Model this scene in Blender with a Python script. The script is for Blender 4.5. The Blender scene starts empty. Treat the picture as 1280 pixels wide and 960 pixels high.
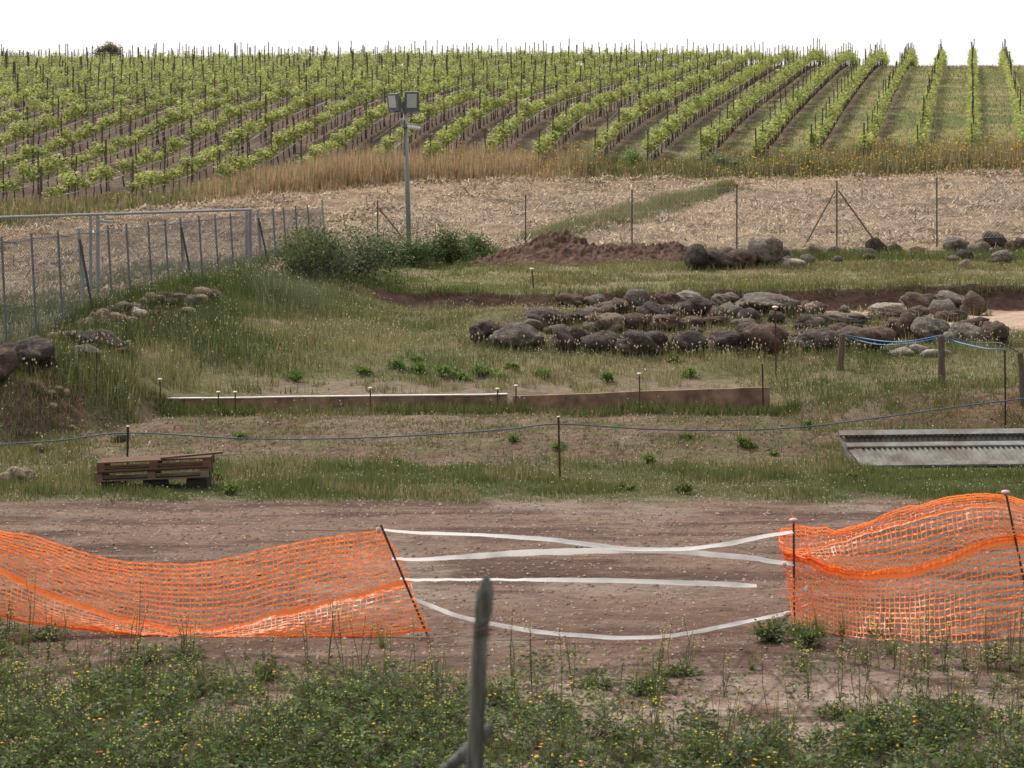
import bpy, math, random
import numpy as np
random.seed(7)
RNG = np.random.default_rng(11)
C = bpy.context.scene.collection
F, CU, HV, ZC = 3000.0, 640.0, 200.0, 5.3      # focal length in photo pixels, centre column, horizon row, eye height

# ------------------------------------------------------------------ helpers
def _h(ix, iy, s):
    n = (ix * 374761393 + iy * 668265263 + s * 1442695041) & 0xffffffff
    n = ((n ^ (n >> 13)) * 1274126177) & 0xffffffff
    return ((n ^ (n >> 16)) & 0xffff) / 65535.0
def vnoise(x, y, s=0):
    x = np.asarray(x, float); y = np.asarray(y, float)
    ix = np.floor(x).astype(np.int64); iy = np.floor(y).astype(np.int64)
    fx = x - ix; fy = y - iy
    fx = fx*fx*(3-2*fx); fy = fy*fy*(3-2*fy)
    a = _h(ix, iy, s); b = _h(ix+1, iy, s); c = _h(ix, iy+1, s); d = _h(ix+1, iy+1, s)
    return (a*(1-fx)+b*fx)*(1-fy) + (c*(1-fx)+d*fx)*fy
def fbm(x, y, s=0, o=4):
    r = 0; a = .5; t = 0
    for k in range(o):
        r = r + a*vnoise(x*2**k, y*2**k, s+k*17); t += a; a *= .5
    return r/t

def new_obj(name, me, parent=None):
    o = bpy.data.objects.new(name, me); C.objects.link(o)
    if parent is not None: o.parent = parent
    return o
def tag(o, label=None, cat=None, group=None, kind=None):
    if label: o['label'] = label
    if cat: o['category'] = cat
    if group: o['group'] = group
    if kind: o['kind'] = kind
    return o
def empty(name, loc=(0, 0, 0), rz=0):
    o = bpy.data.objects.new(name, None); C.objects.link(o)
    o.location = loc; o.rotation_euler = (0, 0, rz); o.empty_display_size = .2
    return o

class MB:
    """collects shapes for ONE mesh"""
    def __init__(s): s.v = []; s.f = []; s.m = []; s.mi = 0
    def add(s, vs, fs):
        b = len(s.v); s.v += [tuple(p) for p in vs]
        s.f += [tuple(i+b for i in f) for f in fs]; s.m += [s.mi]*len(fs)
    def box(s, c, d, rz=0, ry=0, taper=1.0):
        vs = []
        for z in (-1, 1):
            k = taper if z > 0 else 1
            for x, y in ((-1, -1), (1, -1), (1, 1), (-1, 1)):
                px, py, pz = x*d[0]/2*k, y*d[1]/2*k, z*d[2]/2
                px, pz = px*math.cos(ry)+pz*math.sin(ry), -px*math.sin(ry)+pz*math.cos(ry)
                px, py = px*math.cos(rz)-py*math.sin(rz), px*math.sin(rz)+py*math.cos(rz)
                vs.append((c[0]+px, c[1]+py, c[2]+pz))
        s.add(vs, [(0, 3, 2, 1), (4, 5, 6, 7), (0, 1, 5, 4), (1, 2, 6, 5), (2, 3, 7, 6), (3, 0, 4, 7)])
    def tube(s, pts, r, n=6, cap=True):
        P = np.array(pts, float); m = len(P)
        R = r if hasattr(r, '__len__') else [r]*m
        vs = []
        for i in range(m):
            t = P[min(i+1, m-1)] - P[max(i-1, 0)]; t /= (np.linalg.norm(t)+1e-9)
            a = np.array((0, 0, 1.)) if abs(t[2]) < .9 else np.array((1., 0, 0))
            u = np.cross(t, a); u /= np.linalg.norm(u); w = np.cross(t, u)
            for k in range(n):
                g = 2*math.pi*k/n
                vs.append(P[i] + (u*math.cos(g)+w*math.sin(g))*R[i])
        fs = [(i*n+k, i*n+(k+1) % n, (i+1)*n+(k+1) % n, (i+1)*n+k) for i in range(m-1) for k in range(n)]
        if cap: fs += [tuple(range(n-1, -1, -1)), tuple((m-1)*n+k for k in range(n))]
        s.add(vs, fs)
    def build(s, name, mat, parent=None, smooth=False, at=None):
        me = bpy.data.meshes.new(name)
        v = np.array(s.v, float)
        if at is not None: v = v - np.array(at)
        me.from_pydata([tuple(p) for p in v], [], s.f)
        for m in (mat if isinstance(mat, (list, tuple)) else [mat]): me.materials.append(m)
        me.polygons.foreach_set('material_index', s.m)
        if smooth: me.polygons.foreach_set('use_smooth', [True]*len(s.f))
        me.update()
        o = new_obj(name, me, parent)
        if at is not None and parent is None: o.location = at
        return o

def bulk(name, V, Fs, mats, col=None, mi=None, parent=None, smooth=False):
    """V (n,3) float, Fs (m,k) int all the same size, col (n,3)"""
    me = bpy.data.meshes.new(name)
    n, (m, k) = len(V), Fs.shape
    me.vertices.add(n); me.vertices.foreach_set('co', np.asarray(V, np.float32).ravel())
    me.loops.add(m*k); me.loops.foreach_set('vertex_index', Fs.astype(np.int32).ravel())
    me.polygons.add(m); me.polygons.foreach_set('loop_start', np.arange(0, m*k, k, dtype=np.int32))
    for x in (mats if isinstance(mats, (list, tuple)) else [mats]): me.materials.append(x)
    if mi is not None: me.polygons.foreach_set('material_index', np.asarray(mi, np.int32))
    if smooth: me.polygons.foreach_set('use_smooth', np.ones(m, bool))
    me.update(calc_edges=True)
    if col is not None:
        a = me.color_attributes.new('tint', 'FLOAT_COLOR', 'POINT')
        c4 = np.ones((n, 4), np.float32); c4[:, :3] = col; a.data.foreach_set('color', c4.ravel())
    me.validate()
    return new_obj(name, me, parent)

# ------------------------------------------------------------------ materials
def mk(name):
    m = bpy.data.materials.new(name); m.use_nodes = True
    nt = m.node_tree; nt.nodes.clear()
    return m, nt, nt.nodes, nt.links
def mat(name, col, rough=.8, metal=0., var=.25, scale=8., trans=0., bump=.3, col2=None, attr=False, spec=.3, stretch=None, tmul=1.15, bdist=.02):
    m, nt, N, L = mk(name)
    out = N.new('ShaderNodeOutputMaterial'); b = N.new('ShaderNodeBsdfPrincipled')
    b.inputs['Roughness'].default_value = rough; b.inputs['Metallic'].default_value = metal
    b.inputs['Specular IOR Level'].default_value = spec
    g = N.new('ShaderNodeNewGeometry'); tc = N.new('ShaderNodeTexCoord'); mp = N.new('ShaderNodeMapping')
    L.new(tc.outputs['Object'], mp.inputs[0])
    if stretch: mp.inputs['Scale'].default_value = stretch
    ns = N.new('ShaderNodeTexNoise'); ns.inputs['Scale'].default_value = scale; ns.inputs['Detail'].default_value = 6
    ns.inputs['Roughness'].default_value = .65
    L.new(mp.outputs[0], ns.inputs['Vector'])
    mr = N.new('ShaderNodeMapRange'); mr.inputs[1].default_value = .3; mr.inputs[2].default_value = .7
    mr.inputs[3].default_value = 1-var; mr.inputs[4].default_value = 1+var
    L.new(ns.outputs['Fac'], mr.inputs[0])
    if attr:
        a = N.new('ShaderNodeAttribute'); a.attribute_name = 'tint'; src = a.outputs['Color']
    else:
        rg = N.new('ShaderNodeRGB'); rg.outputs[0].default_value = (*col, 1); src = rg.outputs[0]
        if col2:
            mx = N.new('ShaderNodeMix'); mx.data_type = 'RGBA'
            n2 = N.new('ShaderNodeTexNoise'); n2.inputs['Scale'].default_value = scale*.35; n2.inputs['Detail'].default_value = 5
            L.new(mp.outputs[0], n2.inputs['Vector'])
            m2 = N.new('ShaderNodeMapRange'); m2.inputs[1].default_value = .42; m2.inputs[2].default_value = .6
            L.new(n2.outputs['Fac'], m2.inputs[0]); L.new(m2.outputs[0], mx.inputs[0])
            L.new(src, mx.inputs[6]); mx.inputs[7].default_value = (*col2, 1); src = mx.outputs[2]
    vm = N.new('ShaderNodeVectorMath'); vm.operation = 'SCALE'
    L.new(src, vm.inputs[0]); L.new(mr.outputs[0], vm.inputs['Scale'])
    L.new(vm.outputs[0], b.inputs['Base Color'])
    if bump:
        bp = N.new('ShaderNodeBump'); bp.inputs['Strength'].default_value = bump; bp.inputs['Distance'].default_value = bdist
        L.new(ns.outputs['Fac'], bp.inputs['Height']); L.new(bp.outputs[0], b.inputs['Normal'])
    if trans:
        t = N.new('ShaderNodeBsdfTranslucent'); v2 = N.new('ShaderNodeVectorMath'); v2.operation = 'MULTIPLY'
        L.new(vm.outputs[0], v2.inputs[0]); v2.inputs[1].default_value = (tmul, tmul, tmul*(.8 if attr else 1))
        L.new(v2.outputs[0], t.inputs['Color'])
        ms = N.new('ShaderNodeMixShader'); ms.inputs[0].default_value = trans
        L.new(b.outputs[0], ms.inputs[1]); L.new(t.outputs[0], ms.inputs[2]); L.new(ms.outputs[0], out.inputs[0])
    else: L.new(b.outputs[0], out.inputs[0])
    return m

def ground_mat():
    m, nt, N, L = mk('ground_soil_and_straw')
    out = N.new('ShaderNodeOutputMaterial'); b = N.new('ShaderNodeBsdfPrincipled'); b.inputs['Roughness'].default_value = .95
    b.inputs['Specular IOR Level'].default_value = .12
    a = N.new('ShaderNodeAttribute'); a.attribute_name = 'tint'
    tc = N.new('ShaderNodeTexCoord'); mp = N.new('ShaderNodeMapping'); mp.inputs['Scale'].default_value = (.55, 1.1, 1)
    L.new(tc.outputs['Object'], mp.inputs[0])
    def noise(sc, det, lo, hi, a_, b_):
        n = N.new('ShaderNodeTexNoise'); n.inputs['Scale'].default_value = sc; n.inputs['Detail'].default_value = det; n.inputs['Roughness'].default_value = .7
        L.new(mp.outputs[0], n.inputs['Vector'])
        r = N.new('ShaderNodeMapRange'); r.inputs[1].default_value = lo; r.inputs[2].default_value = hi; r.inputs[3].default_value = a_; r.inputs[4].default_value = b_
        L.new(n.outputs['Fac'], r.inputs[0]); return n, r
    n1, r1 = noise(1.3, 8, .3, .7, .8, 1.2)
    n2, r2 = noise(9, 6, .35, .65, .7, 1.28)
    n3, r3 = noise(60, 3, .3, .7, .8, 1.2)
    mm = N.new('ShaderNodeMath'); mm.operation = 'MULTIPLY'; L.new(r1.outputs[0], mm.inputs[0]); L.new(r2.outputs[0], mm.inputs[1])
    m3 = N.new('ShaderNodeMath'); m3.operation = 'MULTIPLY'; L.new(mm.outputs[0], m3.inputs[0]); L.new(r3.outputs[0], m3.inputs[1])
    vm = N.new('ShaderNodeVectorMath'); vm.operation = 'SCALE'; L.new(a.outputs['Color'], vm.inputs[0]); L.new(m3.outputs[0], vm.inputs['Scale'])
    L.new(vm.outputs[0], b.inputs['Base Color'])
    ad = N.new('ShaderNodeMath'); ad.operation = 'MULTIPLY_ADD'; L.new(n3.outputs['Fac'], ad.inputs[0]); ad.inputs[1].default_value = .25; L.new(n2.outputs['Fac'], ad.inputs[2])
    bp = N.new('ShaderNodeBump'); bp.inputs['Strength'].default_value = .9; bp.inputs['Distance'].default_value = .09
    L.new(ad.outputs[0], bp.inputs['Height']); L.new(bp.outputs[0], b.inputs['Normal']); L.new(b.outputs[0], out.inputs[0])
    return m

def rock_mat(name, col, lich, amt=.5):
    m, nt, N, L = mk(name)
    out = N.new('ShaderNodeOutputMaterial'); b = N.new('ShaderNodeBsdfPrincipled'); b.inputs['Roughness'].default_value = .9
    b.inputs['Specular IOR Level'].default_value = .2
    tc = N.new('ShaderNodeTexCoord')
    n1 = N.new('ShaderNodeTexNoise'); n1.inputs['Scale'].default_value = 5; n1.inputs['Detail'].default_value = 8; n1.inputs['Roughness'].default_value = .7
    n2 = N.new('ShaderNodeTexNoise'); n2.inputs['Scale'].default_value = 14; n2.inputs['Detail'].default_value = 5
    oi = N.new('ShaderNodeObjectInfo'); ad = N.new('ShaderNodeVectorMath'); ad.operation = 'ADD'
    L.new(tc.outputs['Object'], ad.inputs[0]); L.new(oi.outputs['Location'], ad.inputs[1])
    L.new(ad.outputs[0], n1.inputs['Vector']); L.new(ad.outputs[0], n2.inputs['Vector'])
    r = N.new('ShaderNodeMapRange'); r.inputs[1].default_value = .62-.25*amt; r.inputs[2].default_value = .72-.15*amt; L.new(n2.outputs['Fac'], r.inputs[0])
    mx = N.new('ShaderNodeMix'); mx.data_type = 'RGBA'; mx.inputs[6].default_value = (*col, 1); mx.inputs[7].default_value = (*lich, 1)
    L.new(r.outputs[0], mx.inputs[0])
    mr = N.new('ShaderNodeMapRange'); mr.inputs[1].default_value = .3; mr.inputs[2].default_value = .7; mr.inputs[3].default_value = .65; mr.inputs[4].default_value = 1.35
    L.new(n1.outputs['Fac'], mr.inputs[0])
    rr = N.new('ShaderNodeMapRange'); rr.inputs[3].default_value = .8; rr.inputs[4].default_value = 1.2; L.new(oi.outputs['Random'], rr.inputs[0])
    mm = N.new('ShaderNodeMath'); mm.operation = 'MULTIPLY'; L.new(mr.outputs[0], mm.inputs[0]); L.new(rr.outputs[0], mm.inputs[1])
    vm = N.new('ShaderNodeVectorMath'); vm.operation = 'SCALE'; L.new(mx.outputs[2], vm.inputs[0]); L.new(mm.outputs[0], vm.inputs['Scale'])
    L.new(vm.outputs[0], b.inputs['Base Color'])
    bp = N.new('ShaderNodeBump'); bp.inputs['Strength'].default_value = 1; bp.inputs['Distance'].default_value = .09
    L.new(n1.outputs['Fac'], bp.inputs['Height']); L.new(bp.outputs[0], b.inputs['Normal']); L.new(b.outputs[0], out.inputs[0])
    return m

M = dict(
    ground=ground_mat(),
    leaf=mat('leaf_tinted', (1, 1, 1), .6, attr=True, trans=.42, bump=0, var=.2, scale=3, tmul=1.25),
    grass=mat('grass_tinted', (1, 1, 1), .7, attr=True, trans=.3, bump=0, var=.2, scale=1.5),
    petal=mat('petal_tinted', (1, 1, 1), .6, attr=True, trans=.35, bump=0, var=.1),
    straw=mat('straw_tinted', (1, 1, 1), .75, attr=True, trans=.12, bump=0, var=.15, spec=.35),
    bark=mat('vine_bark', (.085, .06, .045), .9, var=.35, scale=20),
    postwood=mat('dark_vineyard_post', (.09, .068, .055), .85, var=.4, scale=6),
    greywood=mat('weathered_grey_wood', (.15, .15, .125), .88, var=.55, scale=22, col2=(.07, .072, .06), stretch=(3, 3, .35), bump=1, bdist=.012),
    brownwood=mat('old_brown_wood', (.11, .085, .065), .9, var=.4, scale=12, stretch=(3, 3, .5), bump=.5),
    pallet=mat('pallet_boards', (.135, .068, .042), .85, var=.4, scale=10, stretch=(.4, 4, 4), col2=(.11, .06, .038)),
    pallet_grey=mat('pallet_lower_boards', (.17, .12, .09), .85, var=.4, scale=10, stretch=(.4, 4, 4), col2=(.13, .085, .055)),
    beam=mat('dark_beam', (.028, .022, .018), .9, var=.3),
    rust=mat('rusty_steel', (.07, .035, .025), .7, metal=.3, var=.4, scale=30, col2=(.11, .05, .03)),
    black=mat('dark_rod', (.02, .02, .02), .6, var=.2),
    wire=mat('galvanised_wire', (.3, .3, .29), .5, metal=.6, var=.15, bump=0),
    rustwire=mat('rusty_wire', (.085, .05, .038), .8, metal=.2, var=.3, bump=0),
    galv=mat('galvanised_tube', (.27, .285, .29), .55, metal=.35, var=.2, scale=5, bump=0),
    galvdark=mat('dull_grey_metal_post', (.14, .15, .155), .6, metal=.3, var=.2, scale=5, bump=0),
    angle=mat('dark_brace_iron', (.05, .05, .05), .6, metal=.3, var=.2, bump=0),
    fencepost=mat('weathered_angle_iron', (.1, .09, .075), .7, metal=.3, var=.3, scale=9, bump=0),
    hose=mat('pale_drip_hose', (.62, .6, .56), .4, var=.15, bump=0),
    pole=mat('galvanised_mast', (.3, .31, .31), .5, metal=.3, var=.15, scale=3, bump=0),
    housing=mat('floodlight_housing', (.12, .13, .14), .5, var=.15, bump=0),
    lens=mat('floodlight_glass', (.42, .43, .42), .25, var=.08, bump=0, spec=.6),
    white=mat('white_plastic', (.72, .71, .68), .45, var=.08, bump=0),
    concrete=mat('concrete', (.33, .31, .28), .9, var=.2, scale=9),
    plaster=mat('reddish_concrete_border', (.25, .155, .108), .92, var=.4, scale=5, col2=(.165, .1, .072), bump=.6),
    border_top=mat('pale_border_top', (.58, .55, .5), .8, var=.15, scale=6),
    net=mat('orange_plastic', (.95, .25, .06), .42, var=.14, scale=2.2, trans=.38, bump=0, spec=.5),
    band=mat('orange_plastic_band', (.93, .25, .05), .4, var=.08, scale=3, trans=.4, bump=.2, spec=.5),
    tape=mat('white_tape', (.82, .79, .76), .4, var=.06, trans=.4, bump=0, spec=.4, tmul=1.),
    knot=mat('tape_knot', (.7, .52, .46), .5, var=.15, bump=.3),
    cap=mat('pink_plastic_cap', (.5, .3, .29), .5, var=.12, bump=0),
    capwhite=mat('faded_cap', (.62, .5, .44), .5, var=.12, bump=0),
    rope=mat('blue_rope', (.07, .115, .155), .7, var=.3, scale=40),
    ropelight=mat('bright_blue_rope', (.11, .22, .38), .6, var=.25, scale=40),
    sheet=mat('grey_sheet_metal', (.165, .16, .148), .7, metal=.1, var=.4, scale=5, col2=(.12, .1, .082), bump=0),
    sheetdark=mat('dark_sheet_end', (.1, .1, .095), .7, metal=.1, var=.25, scale=4, bump=0),
    slab=mat('blue_grey_slab', (.27, .31, .34), .6, var=.1, bump=0),
    soil=mat('heaped_red_soil', (.082, .047, .035), .95, var=.45, scale=5, col2=(.12, .075, .056), bump=1., bdist=.1, spec=.1),
    r_dark=rock_mat('dark_basalt', (.055, .043, .036), (.115, .1, .083), .35),
    r_grey=rock_mat('grey_basalt', (.115, .095, .078), (.2, .175, .145), .5),
    r_brown=rock_mat('brown_basalt', (.085, .056, .042), (.14, .108, .084), .4),
    r_tan=rock_mat('tan_stone', (.24, .175, .12), (.3, .25, .19)),
    r_pale=rock_mat('pale_stone', (.33, .29, .24), (.42, .38, .33)),
)

# ------------------------------------------------------------------ terrain
U0 = np.array([0, 110, 240, 400, 520, 640, 960, 1040, 1280], float)
def c9(z): return [z]*9
LINES = [
    (c9(-60), c9(3.8)), (c9(2), c9(3.65)), (c9(7), c9(2.35)), (c9(12), c9(.75)), (c9(16.5), c9(0)), (c9(27), c9(0)), (c9(37), c9(0)),
    (c9(41.5), c9(0.01)),
    ([44, 46, 48.55, 48.55, 48.55, 48.55, 48.55, 47, 46.5], [0, .1, .2, .2, .2, .2, .2, .08, .05]),
    ([45.6, 47.4, 49.1, 49.1, 49.1, 49.1, 49.1, 48.6, 47.6], [1.05, .9, .47, .47, .47, .47, .48, .55, .62]),
    (c9(50.5), [1.5, 1.3, .78, .66, .64, .66, .7, .78, .85]),
    (c9(52.5), [1.55, 1.5, 1.2, 1.05, 1.05, 1.1, 1.12, 1.12, 1.1]),
    (c9(57), [1.5, 1.6, 1.72, 1.5, 1.28, 1.72, 1.7, 1.5, 1.22]),
    (c9(61.5), [1.45, 1.6, 1.9, 1.72, 1.25, 1.4, 1.27, 1.25, 1.2]),
    (c9(66), [1.4, 1.5, 1.95, 1.9, 1.22, 1.2, 1.16, 1.16, 1.16]),
    (c9(66.7), [1.4, 1.5, 1.95, 1.95, 1.62, 1.55, 1.66, 1.74, 1.8]),
    (c9(73), [1.3, 1.4, 1.85, 2.0, 2.0, 2.0, 2.0, 2.0, 2.02]),
    (c9(80), [1.4, 1.5, 1.85, 2.05, 2.05, 2.05, 2.05, 2.05, 2.05]),
    ([84, 86, 89, 92, 95, 95, 95, 95, 95], [1.75, 1.95, 2.3, 2.75, 3.05, 3.15, 3.25, 3.3, 3.4]),
    ([93, 95.5, 99.5, 105, 108, 108, 108, 108, 108], [2.9, 3.15, 3.5, 4.0, 4.3, 4.4, 4.5, 4.55, 4.76]),
    ([98, 101, 106, 111, 114, 114, 114, 114, 114], [3.15, 3.3, 3.65, 4.45, 4.8, 4.95, 5.15, 5.2, 5.4]),
    ([104, 107, 112, 116, 118, 118, 119, 120, 120], [3.75, 4.0, 4.45, 5.35, 5.75, 5.85, 5.7, 5.75, 5.95]),
    ([110.5, 113, 118, 121.5, 122, 122, 125, 127, 127], [4.75, 4.9, 5.6, 6.45, 6.65, 6.65, 6.4, 6.5, 6.65]),
    ([117, 119, 124, 127, 130, 130, 132, 133, 133], [6.05, 6.1, 6.75, 7.4, 7.75, 7.75, 7.3, 7.2, 7.3]),
    ([127, 128, 131, 134, 140, 140, 140, 140, 140], [7.45, 7.5, 7.75, 8.2, 8.7, 8.6, 8.1, 8.0, 8.0]),
    (c9(150), [9.6, 9.6, 9.65, 9.65, 9.6, 9.5, 9.05, 9.0, 9.0]),
    (c9(170), [11.0, 11.0, 10.95, 10.9, 10.9, 10.85, 10.85, 10.85, 10.9]),
    (c9(185), [12.0, 12.0, 12.05, 12.1, 12.15, 12.2, 12.2, 12.2, 12.2]),
    (c9(198), [12.4, 12.5, 12.7, 12.85, 12.95, 13.05, 13.1, 13.1, 13.1]),
    (c9(215), c9(13.0)), (c9(260), c9(11.5)), (c9(400), c9(2)), (c9(900), c9(-12)), (c9(2500), c9(-20)),
]
LY = np.array([l[0] for l in LINES], float); LZ = np.array([l[1] for l in LINES], float)
def YF(u): return np.interp(u, [0, 110, 240, 400, 520, 1280], [98, 101, 106, 111, 114, 114])      # foot of the vineyard
def hbase(x, Y):
    x = np.atleast_1d(np.asarray(x, float)); Y = np.atleast_1d(np.asarray(Y, float))
    u = np.clip(CU + F*x/np.maximum(Y, 25.), U0[0], U0[-1])
    k = np.clip(np.searchsorted(U0, u, side='right')-1, 0, len(U0)-2)
    t = (u-U0[k])/(U0[k+1]-U0[k]); t = t*t*(3-2*t)
    z = np.full(u.shape, LZ[-1, 0]); done = np.zeros(u.shape, bool)
    prevY = LY[0][k]*(1-t)+LY[0][k+1]*t; prevZ = LZ[0][k]*(1-t)+LZ[0][k+1]*t
    z = prevZ.copy()
    for i in range(1, len(LY)):
        y1 = LY[i][k]*(1-t)+LY[i][k+1]*t; z1 = LZ[i][k]*(1-t)+LZ[i][k+1]*t
        s = np.clip((Y-prevY)/np.maximum(y1-prevY, 1e-6), 0, 1)
        sel = (Y > prevY)
        z = np.where(sel, prevZ + (z1-prevZ)*s, z)
        prevY, prevZ = y1, z1
    return z, u
def H(x, Y):
    x = np.atleast_1d(np.asarray(x, float)); Y = np.atleast_1d(np.asarray(Y, float))
    z, u = hbase(x, Y)
    far = np.clip((Y-YF(u)-4)/12, 0, 1)
    z = z*1.0
    # soften the breaks of the hillside
    za, _ = hbase(x, Y-3); zb, _ = hbase(x, Y+3); z = z*(1-far) + (z*.5+za*.25+zb*.25)*far
    rut = ((fbm(x*.35, Y*2.2, 5)-.5)*.08+(fbm(x*1.6, Y*4.5, 6)-.5)*.045)*np.clip((Y-20)/3, 0, 1)*np.clip((38-Y)/3, 0, 1)
    rut2 = -.05*(np.exp(-((Y-30.5)/.25)**2)+np.exp(-((Y-32.6)/.25)**2))
    fur = .1*np.sin((x*.55+Y*1.5)*2.6)*np.clip((Y-42)/1, 0, 1)*np.clip((48-Y)/1, 0, 1)*np.clip((u-100)/100, 0, 1)
    gen = (fbm(x*.8, Y*.8, 9)-.5)*.16*np.clip((Y-41)/3, 0, 1)*np.clip((110-Y)/5, 0, 1)
    bank = (fbm(x*2.2, Y*2.2, 21)-.5)*.35*np.exp(-((Y-46.5)/1.6)**2)*np.clip((130-u)/40, 0, 1)
    bk2 = (fbm(x*2.5, Y*2.5, 25)-.5)*.3*np.exp(-((Y-66.4)/.5)**2)*np.clip((u-480)/60, 0, 1)
    st = ((fbm(x*.5, Y*1.2, 31)-.5)*.42+(fbm(x*1.8, Y*2.2, 33)-.5)*.22)*np.clip((Y-81)/4, 0, 1)*np.clip((YF(u)-6-Y)/3, 0, 1)
    qx, qy = x+9.3, Y-54.2; tt = np.clip((qx*1.7+qy*6.2)/(1.7**2+6.2**2), 0, 1); dd = np.hypot(qx-1.7*tt, qy-6.2*tt)
    gen = gen+.42*np.exp(-(dd/.75)**2)
    return z + rut + rut2*np.clip((Y-20), 0, 1) + fur + gen + bank + bk2 + st
def hz(x, Y): return float(H(x, Y)[0])
def P(u, v, Y): return ((u-CU)*Y/F, Y, ZC-(v-HV)*Y/F)      # where the sight line through a photo point is Y metres away
_YS = np.concatenate([np.arange(19, 70, .05), np.arange(70, 220, .2)])
def groundY(u, v):
    x = (u-CU)*_YS/F; z = ZC-(v-HV)*_YS/F
    d = z-H(x, _YS); i = np.argmax(d <= 0)
    return float(_YS[i]) if d[i] <= 0 else 200.

def S(x, a, b): t = np.clip((x-a)/(b-a), 0, 1); return t*t*(3-2*t)
def gcolor(x, Y):
    u = CU+F*x/np.maximum(Y, 25.)
    n1 = fbm(x*.6, Y*.6, 41); n2 = fbm(x*2.5, Y*2.5, 43); n3 = fbm(x*.25, Y*.5, 47); nw = fbm(x*.4, Y*3.0, 49)
    def c(*a): return np.array(a, float)[None, :]
    def mix(A, B, t): return A*(1-t[:, None])+B*t[:, None]
    col = np.repeat(c(.178, .118, .09), len(x), 0)
    col = mix(col, c(.1, .06, .045), S(nw, .45, .62))
    col = mix(col, c(.23, .175, .14), S(n1, .52, .7)*.8)
    col = mix(col, c(.12, .07, .052), S(29-Y, 0, 1.5)*S(Y, 25.3, 26.2)*S(n2, .35, .55)*.8)
    col = mix(col, c(.3, .225, .185), S(25.5-Y, 0, 2)*S(n2, .3, .6)*S(Y, 17, 20))
    col = mix(col, c(.14, .13, .075), S(17-Y, 0, 3))
    e = Y+(n2-.5)*1.6
    green = c(.085, .088, .04)
    col = mix(col, green, S(e, 37.2, 37.9))
    fur = mix(np.repeat(c(.17, .112, .083), len(x), 0), c(.11, .105, .05), S(np.sin((x*.55+Y*1.5)*2.6)*.25+n2, .4, .7)*.7)
    fur = mix(fur, c(.22, .155, .12), S(n1, .5, .7)*.6)
    col = mix(col, fur, S(e, 41.0, 41.9))
    terr = mix(np.repeat(c(.13, .12, .06), len(x), 0), c(.185, .15, .09), S(n1, .45, .65))
    terr = mix(terr, c(.065, .046, .034), S(Y, 52.2, 52.9)*S(u, 600, 660)*S(n2, .3, .5)*.9)
    terr = mix(terr, c(.075, .05, .037), np.exp(-((x+8.7)/1.3)**2-((Y-55)/5)**2)*.9)
    terr = mix(terr, c(.19, .14, .11), S(50.8-Y, 0, .8)*S(n2, .35, .6)*S(u, 250, 400)*S(960-u, 0, 100))
    col = mix(col, terr, S(Y, 48.3, 48.9)); col = mix(col, c(.085, .08, .04), S(175-u, 0, 40)*S(Y, 45, 46.5)*S(50-Y, 0, .5))
    # left-hand soil bank
    lb = S(118-u, 0, 20)*S(Y, 43.6, 44.6)*S(48.6-Y, 0, 1)
    col = mix(col, mix(np.repeat(c(.065, .042, .032), len(x), 0), c(.11, .068, .05), S(n2, .45, .6)), lb)
    rb = S(u, 1090, 1160)*S(Y, 46.3, 46.8)*S(48-Y, 0, .4)
    col = mix(col, c(.15, .085, .055), rb*S(n2, .35, .5))
    sand = S(u, 930, 1060)*S(Y, 57.4, 58.3)*S(66.2-Y, 0, .4)
    col = mix(col, mix(np.repeat(c(.43, .31, .235), len(x), 0), c(.3, .2, .145), S(n2, .52, .66)), sand)
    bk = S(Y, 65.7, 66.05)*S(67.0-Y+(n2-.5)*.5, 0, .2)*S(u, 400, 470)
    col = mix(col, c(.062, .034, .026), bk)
    bk3 = S(Y, 58, 60)*S(66-Y, 0, .5)*S(u, 420, 480)*S(700-u, 0, 60)
    col = mix(col, c(.13, .1, .06), bk3*.7)
    strip = mix(np.repeat(c(.15, .14, .065), len(x), 0), c(.2, .165, .1), S(n1, .42, .62))
    col = mix(col, strip, S(Y, 66.75, 67.0))
    straw = mix(np.repeat(c(.3, .22, .145), len(x), 0), c(.2, .135, .095), S(n3*.5+n2*.5, .46, .6))
    straw = mix(straw, c(.33, .25, .175), S(n2, .57, .7)*.5)
    straw = mix(straw, c(.13, .09, .065), S(fbm(x*.7, Y*1.6, 35), .52, .66)*.8)
    sY = np.where(u < 420, 62+18*S(u, 300, 420), 80)
    col = mix(col, straw, S(Y-sY+(n2-.5)*2, -.6, .6))
    col = mix(col, c(.17, .15, .08), S(Y-YF(u)+(n2-.5)*1.5, -7.5, -5.5))
    alley = np.abs((((x-.192*Y)/2.55) % 1)-.5)*2            # 1 on a row, 0 mid alley
    vs = np.repeat(c(.09, .06, .046), len(x), 0)
    vs = mix(vs, c(.13, .09, .07), S(n1, .5, .65))
    gr = mix(np.repeat(c(.115, .135, .05), len(x), 0), c(.21, .185, .085), S(n3, .4, .6))
    rightness = S(u+(n3-.5)*300, 560, 1000)
    w = rightness*S(.9-alley+(n1-.5)*1.0+(n2-.5)*1.3, 0, .5)
    w = np.maximum(w, S(u, 1080, 1180)*.9)
    vs = mix(vs, gr, w)
    col = mix(col, vs, S(Y-YF(u), -1, 1))
    return col*(1+(n2[:, None]-.5)*.25)

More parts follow.
